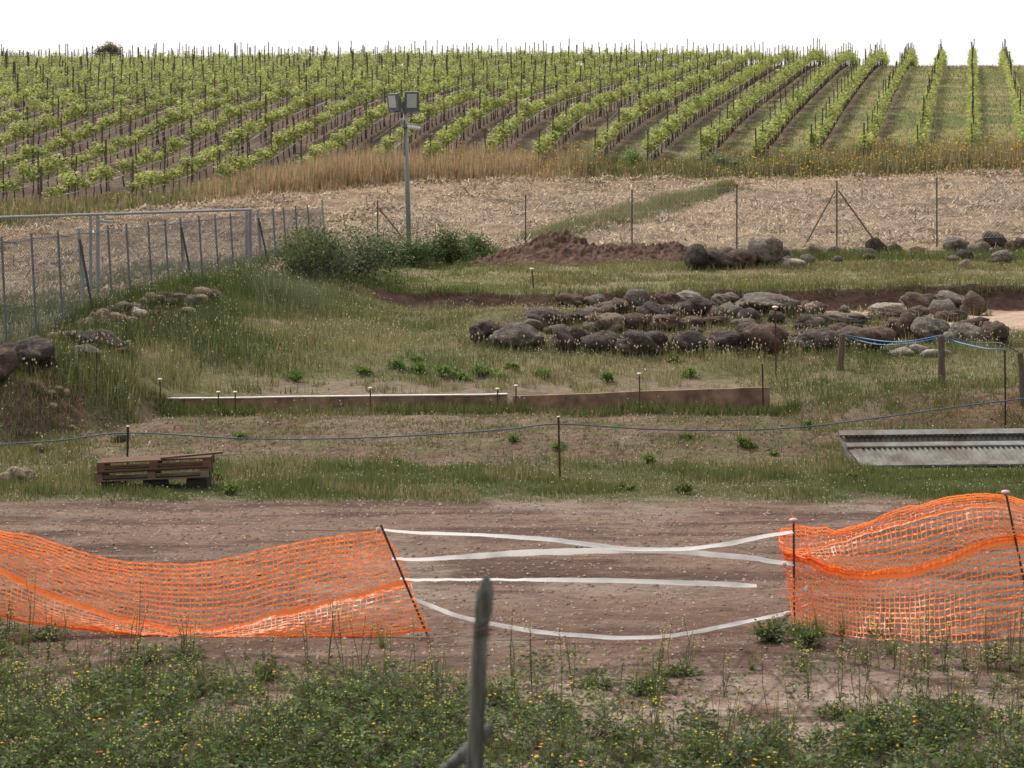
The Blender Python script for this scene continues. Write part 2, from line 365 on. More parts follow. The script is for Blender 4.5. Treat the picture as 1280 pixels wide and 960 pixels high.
def terrain():
    us = np.concatenate([[-9000, -5000, -2500, -1500, -900, -600], np.arange(-400, 1681, 5.), [1900, 2300, 3200, 5000, 9000]])
    Ys = np.concatenate([[-60, -30, -10, 0], np.arange(2, 19, .8), np.arange(19, 42, .12), np.arange(42, 50, .07), np.arange(50, 65.5, .13), np.arange(65.5, 67.3, .06),
                         np.arange(67.3, 81, .2), np.arange(81, 116, .3), np.arange(116, 220, .6), np.arange(220, 300, 10), [320, 400, 550, 900, 1500, 2500]])
    UU, YY = np.meshgrid(us, Ys)
    X = (UU-CU)/F*np.maximum(YY, 25.); x = X.ravel(); y = YY.ravel()
    z = H(x, y)
    nu, ny = len(us), len(Ys)
    i = np.arange(nu*ny).reshape(ny, nu)
    q = np.stack([i[:-1, :-1], i[:-1, 1:], i[1:, 1:], i[1:, :-1]], -1).reshape(-1, 4)
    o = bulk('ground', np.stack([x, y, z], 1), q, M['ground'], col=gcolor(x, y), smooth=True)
    tag(o, kind='structure')
terrain()

# ------------------------------------------------------------------ scatter of blades, chips and dots
def place(n, u0, u1, Y0, Y1):
    u = RNG.uniform(u0, u1, n); Y = np.sqrt(RNG.uniform(Y0*Y0, Y1*Y1, n))
    return (u-CU)*Y/F, Y, u
def pick(cols, n, jit=.18):
    cols = np.array(cols, float); c = cols[RNG.integers(0, len(cols), n)]
    return c*(1+RNG.normal(0, jit, (n, 1)))*(1+RNG.normal(0, .05, (n, 3)))
class Bag:
    def __init__(s): s.V = []; s.F = []; s.c = []; s.n = 0; s.m = []
    def tri(s, V, col, mi=0):      # V (n,3,3), col (n,3)
        n = len(V); s.V.append(V.reshape(-1, 3)); s.F.append(np.arange(n*3).reshape(n, 3)+s.n)
        s.c.append(np.repeat(np.clip(col, .004, .95), 3, 0)); s.n += n*3; s.m.append(np.full(n, mi))
    def quad(s, V, col, mi=0):     # as two triangles
        s.tri(V[:, [0, 1, 2]], col, mi); s.tri(V[:, [0, 2, 3]], col, mi)
    def build(s, name, mats, parent=None):
        return bulk(name, np.concatenate(s.V), np.concatenate(s.F), mats, col=np.concatenate(s.c), mi=np.concatenate(s.m), parent=parent)
def blades(bag, x, Y, h, w, col, lean=.35, z=None, mi=0):
    n = len(x); z = H(x, Y)-.01 if z is None else z
    a = RNG.uniform(0, 2*math.pi, n); l = RNG.uniform(0, lean, n)*h; b = RNG.uniform(0, 2*math.pi, n)
    dx, dy = np.cos(a)*w/2, np.sin(a)*w/2
    V = np.empty((n, 3, 3))
    V[:, 0] = np.stack([x-dx, Y-dy, z], 1); V[:, 1] = np.stack([x+dx, Y+dy, z], 1)
    V[:, 2] = np.stack([x+np.cos(b)*l, Y+np.sin(b)*l, z+h], 1)
    bag.tri(V, col, mi); return V[:, 2]
OCT = np.array([(1, 0, 0), (0, 1, 0), (-1, 0, 0), (0, -1, 0), (0, 0, 1), (0, 0, -1)], float)
OF = [(0, 1, 4), (1, 2, 4), (2, 3, 4), (3, 0, 4), (1, 0, 5), (2, 1, 5), (3, 2, 5), (0, 3, 5)]
def dots(bag, pos, r, col, tall=1., mi=0):
    n = len(pos); r = np.broadcast_to(r, n)
    for f in OF:
        T = OCT[list(f)]*np.array([1, 1, tall]); bag.tri(pos[:, None, :]+T[None]*r[:, None, None], col, mi)
def chips(bag, x, Y, L, w, col, up=.03, tilt=.35, z=None):
    n = len(x); z = (H(x, Y) if z is None else z)+RNG.uniform(0, up, n)+.006
    a = RNG.uniform(0, math.pi, n); t = RNG.normal(0, tilt, n)
    d = np.stack([np.cos(a)*np.cos(t), np.sin(a)*np.cos(t), np.abs(np.sin(t))], 1)*(L/2)[:, None]
    s = np.stack([-np.sin(a), np.cos(a), RNG.normal(0, .5, n)], 1)*(w/2)[:, None]
    p = np.stack([x, Y, z], 1)+np.array([0, 0, .01]); p[:, 2] += np.abs(d[:, 2])
    bag.quad(np.stack([p-d-s, p+d-s, p+d+s, p-d+s], 1), col)

G_GREEN = [(.09, .125, .035), (.11, .14, .04), (.07, .1, .03), (.13, .15, .055)]
G_OLIVE = [(.16, .16, .065), (.13, .135, .055), (.2, .185, .09), (.11, .125, .05)]
G_DRY = [(.3, .24, .14), (.24, .2, .11), (.36, .3, .19), (.2, .17, .09)]
G_DARK = [(.05, .075, .025), (.06, .085, .03), (.04, .06, .022)]

def grass_all():
    # verge beside the track
    g = Bag()
    x, Y, u = place(95000, -60, 1340, 36.6, 41.9)
    n2 = fbm(x*2.5, Y*2.5, 43); n1 = fbm(x*.9, Y*.9, 61)
    e = Y+(n2-.5)*1.6; k = (e > 37.3+RNG.uniform(-.3, .5, len(x))) & (e < 41.6+RNG.normal(0, .4, len(x)))
    x, Y, u, n1 = x[k], Y[k], u[k], n1[k]
    hgt = (.05+.13*S(n1, .35, .65))*RNG.uniform(.5, 1.4, len(x))*(.5+.5*S(Y, 37.3, 38.5))
    c = pick(G_GREEN+G_OLIVE, len(x)); dry = (fbm(x*.5, Y*.7, 63) > .55) & (RNG.random(len(x)) < .5); c[dry] = pick(G_DRY, dry.sum())
    t = blades(g, x, Y, hgt, RNG.uniform(.008, .02, len(x)), c)
    k = RNG.random(len(x)) < .012; dots(g, t[k]+[0, 0, .02], .011, pick([(.6, .55, .42), (.5, .5, .3)], k.sum()))
    o = g.build('verge_grass', M['grass']); tag(o, 'short green grass verge between dirt track and furrowed field', 'grass', kind='stuff')
    # furrowed field
    g = Bag(); x, Y, u = place(90000, -60, 1340, 41.5, 48.6)
    n = fbm(x*1.3, Y*1.3, 71); f = np.sin((x*.55+Y*1.5)*2.6)
    k = (RNG.random(len(x)) < .24+.8*S(n*.8+f*.1+.1*(fbm(x*4, Y*4, 72)-.5), .44, .62)+.5*S(Y, 47.7, 48.4)*(u < 1000)+S(u, 980, 1050)*.6*(fbm(x*2, Y*2, 75) > .42)+.5*S(140-u, 0, 60)) & ((u < 1050) | (Y < 49))
    x, Y, u, n = x[k], Y[k], u[k], n[k]
    c = pick(G_OLIVE+G_GREEN+G_DRY[:2], len(x))
    hh = RNG.uniform(.03, .12, len(x))*(1+1.5*S(Y, 47.7, 48.3)*(u < 1000)+.9*S(u, 1000, 1060)+.8*S(130-u, 0, 60))
    t = blades(g, x, Y, hh, RNG.uniform(.01, .022, len(x)), c, lean=.7)
    k = RNG.random(len(x)) < .01; dots(g, t[k], .014, pick([(.65, .62, .5), (.6, .5, .2)], k.sum()))
    x, Y, u = place(7000, -60, 1340, 41.5, 48.5); chips(g, x, Y, RNG.uniform(.03, .08, len(x)), RNG.uniform(.008, .018, len(x)), pick([(.2, .145, .1), (.15, .1, .07), (.26, .2, .15)], len(x)))
    r = RNG.uniform(.01, .035, len(x)); dots(g, np.stack([x, Y, H(x, Y)], 1)[:4000], r[:4000], pick([(.17, .115, .085), (.12, .08, .06)], 4000), .6)
    x, Y, u = place(16000, 110, 1000, 48.05, 48.66); k = RNG.random(len(x)) < S(fbm(x*.9, Y*.2, 79), .36, .6); x, Y = x[k], Y[k]; blades(g, x, Y, RNG.uniform(.06, .26, len(x)), RNG.uniform(.01, .022, len(x)), pick(G_DARK+G_OLIVE+G_GREEN, len(x)), lean=.6)
    o = g.build('field_weeds', M['grass']); tag(o, 'sparse low weeds and dry stalks over the furrowed field', 'weeds', kind='stuff')
    # (weeds against the border follow the sheet above)
    # terrace behind the border and the slope to the grey fence
    g = Bag(); x, Y, u = place(230000, -60, 1340, 46.6, 66)
    n1 = fbm(x*.7, Y*.7, 81); n2 = fbm(x*2.2, Y*2.2, 83); n3 = fbm(x*.25, Y*.3, 85)
    ok = ((Y > 49.25) | (u > 975) & (Y > 47.4) | (u < 125) & (Y > 44.8))
    ok |= (u < 175) & (Y > 46.0)
    thin = (Y < 50.6) & (u > 250) & (u < 960) & (n2 < .56)
    sandy = (u > 900+120*S(Y, 60, 57.5)) & (Y > 57.3+(n2-.5)*1.5) | (Y > 60) & (u > 470) & (RNG.random(len(x)) > .45)
    fenced = (Y > 46+ (u)*.058) & (u < 320) & (Y > 49.5+.058*u)
    k = ok & ~thin & ~sandy & ~(fenced & (RNG.random(len(x)) > .2)) & (RNG.random(len(x)) < .25+.9*S(n2, .3, .5))
    k &= ~((u > 22) & (u < 106) & (Y < 47.4) & (n2 < .5))
    k &= ~((u > 1080) & (Y < 48.3) & (Y > 46.4) & (n2 < .53))
    x, Y, u, n1, n2, n3 = (a[k] for a in (x, Y, u, n1, n2, n3))
    left = S(440-u, 0, 160)
    hh = (.09+.16*S(n1, .35, .7)+.12*left)*RNG.uniform(.5, 1.5, len(x))
    hh *= 1-.45*S(Y, 52.6, 53.6)*S(u, 560, 640)
    tallg = S(u, 270, 330)*S(440-u, 0, 40)*S(Y, 56, 59); hh *= 1+1.1*tallg; hh *= 1+.35*S(180-u, 0, 40)*S(50-Y, 0, 1)
    c = pick([(.22, .215, .1), (.19, .19, .08), (.27, .245, .13)]+G_OLIVE[:1]+G_DRY[:3]+G_GREEN[:1], len(x))
    gsel = RNG.random(len(x)) < np.maximum(left*S(n1*.6+.4*S(Y, 54, 58), .25, .6), .75*S(n3, .52, .6)+.5*S(u, 960, 1050)*(Y < 52))
    c[gsel] = pick(G_GREEN+G_OLIVE[:2], gsel.sum())
    pg = RNG.random(len(x)) < tallg*.7; c[pg] = pick([(.17, .18, .11), (.2, .2, .13), (.13, .15, .085)], pg.sum())
    dk = (RNG.random(len(x)) < .7*left*S(n3*.5+n1*.5, .45, .55)) | (u < 170) & (RNG.random(len(x)) < .55); c[dk] = pick(G_DARK+G_GREEN[:1], dk.sum())
    c *= (.7+.65*fbm(x*.9, Y*1.3, 96))[:, None]
    t = blades(g, x, Y, hh, RNG.uniform(.008, .02, len(x)), c, lean=.5)
    sd = (RNG.random(len(x)) < .05*(1+1.2*S(Y, 51, 52.3)*S(u, 600, 700))*(.35+S(n1, .4, .6)))
    dots(g, t[sd]+[0, 0, .02], RNG.uniform(.005, .013, sd.sum()), pick([(.58, .52, .4), (.7, .66, .55), (.5, .42, .28)], sd.sum()), 1.8)
    o = g.build('meadow_grass', M['grass']); tag(o, 'tall seeding grass on the terrace between concrete border and boulders', 'grass', kind='stuff')
    # strip above the soil bank
    g = Bag(); x, Y, u = place(120000, 330, 1340, 66.5, 80.5)
    n1 = fbm(x*.6, Y*.8, 91); n2 = fbm(x*1.6, Y*1.6, 93)
    k = (RNG.random(len(x)) < .35+.8*S(n2, .35, .5)); x, Y, u, n1 = x[k], Y[k], u[k], n1[k]
    hh = (.07+.1*S(n1, .4, .65)+.22*S(Y, 76.6, 77.6)+.1*S(67.5-Y, 0, .6))*RNG.uniform(.5, 1.4, len(x))
    c = pick(G_OLIVE+G_DRY[:2]+[(.19, .2, .06)], len(x)); s_ = RNG.random(len(x)) < .8*S(Y, 76.3, 77.5)+.6*S(67.6-Y, 0, .7)+.8*S(640-u, 0, 120); c[s_] = pick(G_GREEN, s_.sum())
    c *= (.75+.6*fbm(x*.5, Y*1.5, 94))[:, None]
    t = blades(g, x, Y, hh, RNG.uniform(.012, .028, len(x)), c, lean=.6)
    sd = RNG.random(len(x)) < .012; dots(g, t[sd], .016, pick([(.65, .6, .45), (.6, .55, .2)], sd.sum()))
    o = g.build('bank_grass', M['grass']); tag(o, 'green and tan grass strip between soil bank and upper wire fence', 'grass', kind='stuff')
    # weeds behind the grey fence
    g = Bag(); x, Y, u = place(60000, -60, 420, 58, 80)
    n1 = fbm(x*.6, Y*.6, 95)
    near = S(n1, .42, .56)*S(Y, 66, 70)*S(80-Y, 0, 3)*S(u, 20, 120)
    k = RNG.random(len(x)) < np.maximum(near*.9, .16*S(68-Y, 0, 3)); x, Y, u = x[k], Y[k], u[k]
    hh = RNG.uniform(.15, .5, len(x))*(.45+.55*S(Y, 66, 70)); c = pick(G_GREEN+G_OLIVE, len(x))
    blades(g, x, Y, hh, RNG.uniform(.015, .035, len(x)), c)
    o = g.build('fence_weeds', M['grass']); tag(o, 'green weeds growing inside the grey fenced plot', 'weeds', kind='stuff')
    # straw
    g = Bag(); x, Y, u = place(170000, -60, 1340, 62, 108.5)
    n = fbm(x*.5, Y*1.2, 31); sY = np.where(u < 420, 62+18*S(u, 300, 420), 80)
    k = (Y > sY) & (Y < YF(u)-5.6) & (RNG.random(len(x)) < (.35+.9*S(n, .4, .6))*(1-.75*S(fbm(x*.7, Y*1.6, 35), .52, .62))); x, Y = x[k], Y[k]
    chips(g, x, Y, RNG.uniform(.05, .15, len(x)), RNG.uniform(.012, .032, len(x)), pick([(.4, .3, .19), (.32, .23, .15), (.55, .44, .31), (.2, .13, .09), (.26, .18, .12)], len(x), .22), up=.08, tilt=.55)
    cx, cY, cu = place(520, -60, 1340, 66, 107.5); kk = (cY > np.where(cu < 420, 62+18*S(cu, 300, 420), 80)+1) & (cY < YF(cu)-6.5)
    for a_, b_ in zip(cx[kk], cY[kk]):
        n = 70; R_ = RNG.uniform(.25, .9); th = RNG.uniform(0, 6.28, n); q = np.sqrt(RNG.uniform(0, 1, n)); px_, py_ = a_+np.cos(th)*q*R_*1.6, b_+np.sin(th)*q*R_
        z_ = H(px_, py_)+(1-q*q)*RNG.uniform(.06, .2)
        chips(g, px_, py_, RNG.uniform(.1, .3, n), RNG.uniform(.02, .05, n), pick([(.34, .25, .16), (.24, .17, .11), (.16, .11, .08), (.46, .36, .25)], n, .2), up=.03, tilt=.5, z=z_)
    o = g.build('straw_litter', M['straw']); tag(o, 'cut straw and dry stalks scattered over the harvested field', 'straw', kind='stuff')
    # grassy baulk across the straw
    g = Bag(); n = 14000; t = RNG.uniform(0, 1, n); A = np.array(P(655, 303, 84)[:2]); B_ = np.array(P(915, 240, 104)[:2])
    p = A+(B_-A)*t[:, None]; wd = .35+1.5*np.sin(np.clip(t*1.1+.05, 0, 1)*math.pi)**.6*(.4+.6*t)
    off = RNG.normal(0, .42, n)*wd; x = p[:, 0]+off; Y = p[:, 1]-off*.3+RNG.normal(0, .3, n)*wd
    blades(g, x, Y, RNG.uniform(.18, .6, n)*np.exp(-(off/wd)**2), RNG.uniform(.02, .04, n), pick(G_OLIVE+G_DRY[:2]+[(.26, .25, .1), (.19, .21, .08)], n))
    o = g.build('baulk_grass', M['grass']); tag(o, 'diagonal strip of tall green grass crossing the straw field', 'grass', kind='stuff')
    # tall fringe under the vineyard
    g = Bag(); x, Y, u = place(300000, -60, 1340, 90, 114.2); k = (Y > YF(u)-7) & (Y < YF(u)+.2); x, Y, u = x[k], Y[k], u[k]
    n = fbm(x*.6, Y*1.5, 97); n2 = fbm(x*2, Y*2, 98)
    k = RNG.random(len(x)) < .25+.9*S(n2, .35, .55); x, Y, u, n = x[k], Y[k], u[k], n[k]
    hh = (.35+.5*S(n, .35, .6))*RNG.uniform(.5, 1.35, len(x))*S(Y-YF(u), -7.2, -5.2)
    hh *= np.interp(u, [0, 220, 300, 420, 740, 780, 850, 900, 1000, 1280], [.7, .7, 1.1, 1.5, 1.15, .6, .55, .8, 1.15, 1.25])
    c = pick([(.44, .31, .2), (.52, .38, .26), (.4, .25, .17), (.3, .25, .15)], len(x))
    gy = RNG.random(len(x)) < np.interp(u, [0, 220, 260, 400, 700, 760, 1000, 1280], [.7, .75, .3, .12, .15, .9, .75, .5]); c[gy] = pick(G_OLIVE+[(.22, .22, .12), (.16, .18, .1)], gy.sum())
    t = blades(g, x, Y, hh, RNG.uniform(.03, .06, len(x)), c, lean=.3)
    fl = RNG.random(len(x)) < np.interp(u, [0, 500, 600, 730, 760, 900, 1000, 1280], [.012, .01, .03, .06, .02, .04, .11, .1])
    dots(g, t[fl]-[0, 0, .05], RNG.uniform(.03, .06, fl.sum()), pick([(.55, .42, .05), (.5, .36, .04), (.42, .36, .08)], fl.sum()))
    o = g.build('fringe_grass', M['grass']); tag(o, 'tall reddish dry grass and yellow flowers along foot of the vineyard', 'grass', kind='stuff')
    # vineyard alleys
    g = Bag(); x, Y, u = place(90000, -60, 1340, 97, 205); k = Y > YF(u)-1; x, Y, u = x[k], Y[k], u[k]
    alley = np.abs((((x-.192*Y)/2.55) % 1)-.5)*2; n3 = fbm(x*.25, Y*.5, 47); n1 = fbm(x*.6, Y*.6, 41)
    w = S(u+(n3-.5)*300, 560, 1000)*S(.85-alley+(n1-.5)*.9, 0, .3); w = np.maximum(w, S(u, 1080, 1180)*.8)
    k = RNG.random(len(x)) < w+.1+.25*S(fbm(x*1.2, Y*.8, 51), .5, .62); x, Y, u, n3 = x[k], Y[k], u[k], n3[k]
    c = pick([(.13, .16, .05), (.17, .18, .07), (.24, .21, .1), (.12, .14, .05)], len(x)); t = blades(g, x, Y, RNG.uniform(.06, .22, len(x)), RNG.uniform(.03, .06, len(x)), c, lean=.7)
    fl = (RNG.random(len(x)) < .12*S(u, 1000, 1150)) & (n3 > .5); dots(g, t[fl], .035, pick([(.5, .4, .05)], fl.sum()))
    o = g.build('alley_grass', M['grass']); tag(o, 'low grass and flowers in the alleys between vine rows', 'grass', kind='stuff')
    # clods on the track
    g = Bag(); x, Y, u = place(9000, -60, 1340, 20.5, 38)
    r = RNG.uniform(.005, .03, len(x))**1.0; dots(g, np.stack([x, Y, H(x, Y)+r*.1], 1), r, pick([(.2, .14, .11), (.16, .11, .085), (.3, .24, .2)], len(x)), .6)
    x, Y, u = place(3500, -60, 1340, 24.5, 38); k = fbm(x*.5, Y*2.2, 121) > .53; x, Y = x[k], Y[k]; r = RNG.uniform(.015, .05, len(x)); dots(g, np.stack([x, Y, H(x, Y)], 1), r, pick([(.13, .085, .065), (.1, .062, .048), (.2, .145, .115)], len(x)), .5)
    x, Y, u = place(2500, -60, 1340, 20.5, 38); chips(g, x, Y, RNG.uniform(.03, .1, len(x)), RNG.uniform(.006, .012, len(x)), pick([(.3, .24, .17), (.2, .16, .11)], len(x)), up=.003, tilt=.05)
    x, Y, u = place(9000, -60, 1340, 26, 37.6); k = fbm(x*1.2, Y*1.8, 77) > .62; x, Y = x[k], Y[k]
    blades(g, x, Y, RNG.uniform(.015, .05, len(x)), RNG.uniform(.01, .02, len(x)), pick(G_GREEN+G_OLIVE, len(x)), lean=1.)
    o = g.build('track_litter', M['straw']); tag(o, 'small clods and dry bits lying on the dirt track', 'gravel', kind='stuff')
grass_all()

# ------------------------------------------------------------------ foreground weeds
def leafq(bag, p, d, L, w, col, droop=.3, mi=0):
    """lens-shaped leaves: n bases p, unit directions d"""
    up = np.array([0, 0, 1.]); s = np.cross(d, up); s /= (np.linalg.norm(s, axis=1)[:, None]+1e-6)
    s = s+RNG.normal(0, .35, s.shape); w = w[:, None]; L = L[:, None]
    mid = p+d*L*.5; tip = p+d*L-up*L*droop
    bag.quad(np.stack([p, mid+s*w/2, tip, mid-s*w/2], 1), col, mi)
def foreground():
    lf = Bag()
    x, Y, u = place(6400, -80, 1360, 19.6, 26.9)
    n = fbm(x*1.1, Y*1.1, 101); n2 = fbm(x*.45, Y*.5, 103); v = HV+ZC*F/Y
    dens = S(v+(n2-.5)*110, 815, 905)*np.interp(u, [0, 420, 560, 700, 900, 1000, 1280], [1, .95, .5, .55, .55, .85, 1.])
    n4 = fbm(x*.8+7, Y*.55, 109); dens = dens*S(n, .36, .56)*(.25+1.0*S(n4, .38, .55))+.38*S(v+(n2-.5)*60, 885, 940)+.3*S(600-u, 0, 60)*S(v, 835, 870)
    dens += .55*S(u, 960, 980)*S(Y, 26, 26.4)*S(n, .4, .5)+.35*S(60-u, 0, 60)
    dens *= 1-.8*np.exp(-((u-470)/90)**2-((v-848)/22)**2)-.9*np.exp(-((u-980)/230)**2-((v-868)/40)**2)-.5*np.exp(-((u-690)/70)**2-((v-850)/30)**2)
    dens *= 1-.75*S(u, 480, 620)*S(.5-fbm(x*.95+3, Y*.7, 117), -.02, .1)-.45*S(480-u, 0, 100)*S(.46-fbm(x*.95+3, Y*.7, 117), -.02, .08)
    k = RNG.random(len(x)) < dens*.9
    x, Y, u = x[k], Y[k], u[k]; z = H(x, Y)
    near = np.clip((26-Y)/4, .25, 1)
    kinds = RNG.random(len(x))
    for xx, yy, zz, kd, nr, uu in zip(x, Y, z, kinds, near, u):
        b = np.array([xx, yy, zz])
        if kd < .62:                                     # bushy leafy weed
            tn = RNG.uniform(.7, 1.35); n = int(46*(.5+nr*.6)); hgt = RNG.uniform(.16, .38)*(.6+.4*nr); R = RNG.uniform(.1, .22)
            a = RNG.uniform(0, 2*math.pi, n); q = RNG.uniform(0, 1, n)**.7; r = RNG.uniform(0, R, n)*(1-.5*q)
            p = b+np.stack([np.cos(a)*r, np.sin(a)*r, q*hgt*(1-.3*r/R)], 1)
            d = np.stack([np.cos(a), np.sin(a), RNG.uniform(.1, 1.2, n)], 1); d /= np.linalg.norm(d, axis=1)[:, None]
            leafq(lf, p, d, RNG.uniform(.04, .1, n), RNG.uniform(.016, .038, n), pick([(.085, .125, .042), (.06, .09, .034), (.11, .145, .05), (.11, .125, .07)], n, .2)*tn)
            m = RNG.integers(0, 4); dots(lf, p[:m]+[0, 0, .05], RNG.uniform(.008, .016, m), pick([(.6, .55, .09), (.5, .47, .12)], m), mi=1)
        elif kd < .8:                                   # tall yellow mustard
            for _ in range(RNG.integers(1, 4)):
                hgt = RNG.uniform(.28, .66)*(.62+.38*nr); a = RNG.uniform(0, 6.28); l = RNG.uniform(.02, .25)*hgt
                tip = b+np.array([math.cos(a)*l, math.sin(a)*l, hgt]); mid = (b+tip)/2+RNG.normal(0, .02, 3)
                ax = RNG.uniform(0, 3.14); s = np.array([math.cos(ax), math.sin(ax), 0])*.0035; s2 = np.array([-s[1], s[0], 0])
                cst = np.array([[.085, .1, .045]])
                for q in (s, s2):
                    lf.quad(np.array([[b-q, b+q, mid+q, mid-q]]), cst); lf.quad(np.array([[mid-q, mid+q, tip+q*.6, tip-q*.6]]), cst)
                m = 9; q = RNG.uniform(.05, .8, m); p = b+(tip-b)*q[:, None]; aa = RNG.uniform(0, 6.28, m)
                d = np.stack([np.cos(aa), np.sin(aa), RNG.uniform(0, .9, m)], 1); d /= np.linalg.norm(d, axis=1)[:, None]
                leafq(lf, p, d, RNG.uniform(.03, .08, m)*(1.2-q), RNG.uniform(.01, .02, m), pick([(.075, .11, .035), (.06, .09, .03)], m))
                m = RNG.integers(0, 6); pp = tip+RNG.normal(0, .022, (m, 3)); pp[:, 2] -= RNG.uniform(0, .07, m)
                dots(lf, pp, RNG.uniform(.006, .0125, m), pick([(.6, .57, .15), (.52, .5, .2), (.62, .54, .1)], m, .12), .7, mi=1)
        elif kd < .985:                                   # grass tuft
            n = 44; a = RNG.uniform(0, .06, (n, 2)); blades(lf, xx+a[:, 0], yy+a[:, 1], RNG.uniform(.1, .34, n), RNG.uniform(.004, .009, n), pick(G_GREEN+G_OLIVE, n), lean=.8, z=np.full(n, zz))
        else:                                            # orange daisies
            n = 14; a = RNG.uniform(0, 6.28, n); p = b+np.stack([np.cos(a)*.05, np.sin(a)*.05, RNG.uniform(0, .2, n)], 1)
            d = np.stack([np.cos(a), np.sin(a), RNG.uniform(.3, 1, n)], 1); d /= np.linalg.norm(d, axis=1)[:, None]
            leafq(lf, p, d, RNG.uniform(.05, .09, n), RNG.uniform(.015, .025, n), pick(G_GREEN, n))
            m = 3; pp = b+RNG.normal(0, .06, (m, 3)); pp[:, 2] = zz+RNG.uniform(.22, .34, m)
            dots(lf, pp, np.full(m, .02), pick([(.75, .3, .02), (.8, .4, .03)], m), .35, mi=1)
    # low ground cover
    x, Y, u = place(80000, -80, 1360, 19.6, 27.2); n = fbm(x*1.5, Y*1.5, 107); v = HV+ZC*F/Y
    k = RNG.random(len(x)) < S(n, .44, .6)*(.2+.8*S(fbm(x*.8+7, Y*.55, 109), .4, .55))*S(v+(fbm(x*.45, Y*.5, 103)-.5)*110, 815, 895)*.9*(1-.8*np.exp(-(((CU+F*x/Y)-980)/230)**2-((v-868)/40)**2))*(1-.8*S(u, 480, 620)*S(.5-fbm(x*.95+3, Y*.7, 117), -.02, .1)); x, Y = x[k], Y[k]
    nn = len(x); a = RNG.uniform(0, 6.28, nn); p = np.stack([x, Y, H(x, Y)+.004], 1); d = np.stack([np.cos(a), np.sin(a), RNG.uniform(.1, .8, nn)], 1)
    leafq(lf, p, d, RNG.uniform(.025, .07, nn), RNG.uniform(.01, .026, nn), pick(G_GREEN+[(.12, .13, .07), (.06, .085, .03)], nn))
    # tall thin stalks rising in front of the nets
    spots = [(u_, v_) for u_, v_ in [(8, 800), (20, 830), (35, 815), (60, 830), (80, 812), (95, 842), (163, 815), (170, 835), (228, 828), (236, 842), (300, 850), (345, 845), (385, 850), (430, 842), (452, 850), (480, 860), (410, 835), (520, 868), (640, 865), (665, 872), (822, 842), (838, 850), (858, 846), (905, 868), (1068, 842), (1085, 850),
             (1100, 838), (1140, 850), (1160, 862), (1180, 846), (1205, 838), (1220, 858), (1235, 842), (1250, 862), (1262, 838), (1275, 850), (1010, 872), (1050, 880), (1120, 885), (1190, 890), (1240, 880), (960, 890), (700, 885), (60, 870), (140, 868), (250, 872), (1150, 900), (1075, 905)]]
    for (u_, v_) in spots:
        Yc = ZC*F/(v_-HV); xx = (u_-CU)*Yc/F; b = np.array([xx, Yc, hz(xx, Yc)]); hgt = RNG.uniform(.45, .95); stc = pick([(.085, .085, .045), (.13, .1, .06)], 1)
        for _ in range(RNG.integers(1, 4)):
            a = RNG.uniform(0, 6.28); l = RNG.uniform(.02, .18)*hgt; hh = hgt*RNG.uniform(.7, 1); tip = b+np.array([math.cos(a)*l, math.sin(a)*l, hh]); mid = (b+tip)/2+RNG.normal(0, .025, 3)
            for q in (np.array([.004, 0, 0]), np.array([0, .004, 0])):
                lf.quad(np.array([[b-q, b+q, mid+q, mid-q]]), stc); lf.quad(np.array([[mid-q, mid+q, tip+q*.5, tip-q*.5]]), stc)
            m = 12; q = RNG.uniform(.02, .7, m); p = b+(tip-b)*q[:, None]; aa = RNG.uniform(0, 6.28, m); d = np.stack([np.cos(aa), np.sin(aa), RNG.uniform(-.2, .8, m)], 1); d /= np.linalg.norm(d, axis=1)[:, None]
            leafq(lf, p, d, RNG.uniform(.04, .1, m)*(1.1-q), RNG.uniform(.012, .028, m), pick([(.07, .1, .035), (.1, .11, .055)], m))
            m = RNG.integers(4, 10); pp = tip+RNG.normal(0, .03, (m, 3)); pp[:, 2] -= RNG.uniform(0, .12, m); dots(lf, pp, RNG.uniform(.006, .012, m), pick([(.62, .58, .14), (.55, .52, .2)], m, .12), .8, mi=1)
    # dry bent stems among the green
    x, Y, u = place(9000, -80, 1360, 19.6, 26.6); v = HV+ZC*F/Y; k = RNG.random(len(x)) < .9*S(v+(fbm(x*.45, Y*.5, 103)-.5)*90, 815, 880)*S(fbm(x*.7, Y*.9, 113), .42, .6)
    x, Y = x[k], Y[k]; blades(lf, x, Y, RNG.uniform(.1, .4, len(x)), RNG.uniform(.004, .009, len(x)), pick(G_OLIVE+G_GREEN+G_DRY[:2]+[(.16, .12, .08)], len(x)), lean=.9)
    o = lf.build('wildflower_weeds', [M['leaf'], M['petal']]); tag(o, 'dense green weeds with small yellow flowers in the foreground', 'weeds', kind='stuff')
foreground()

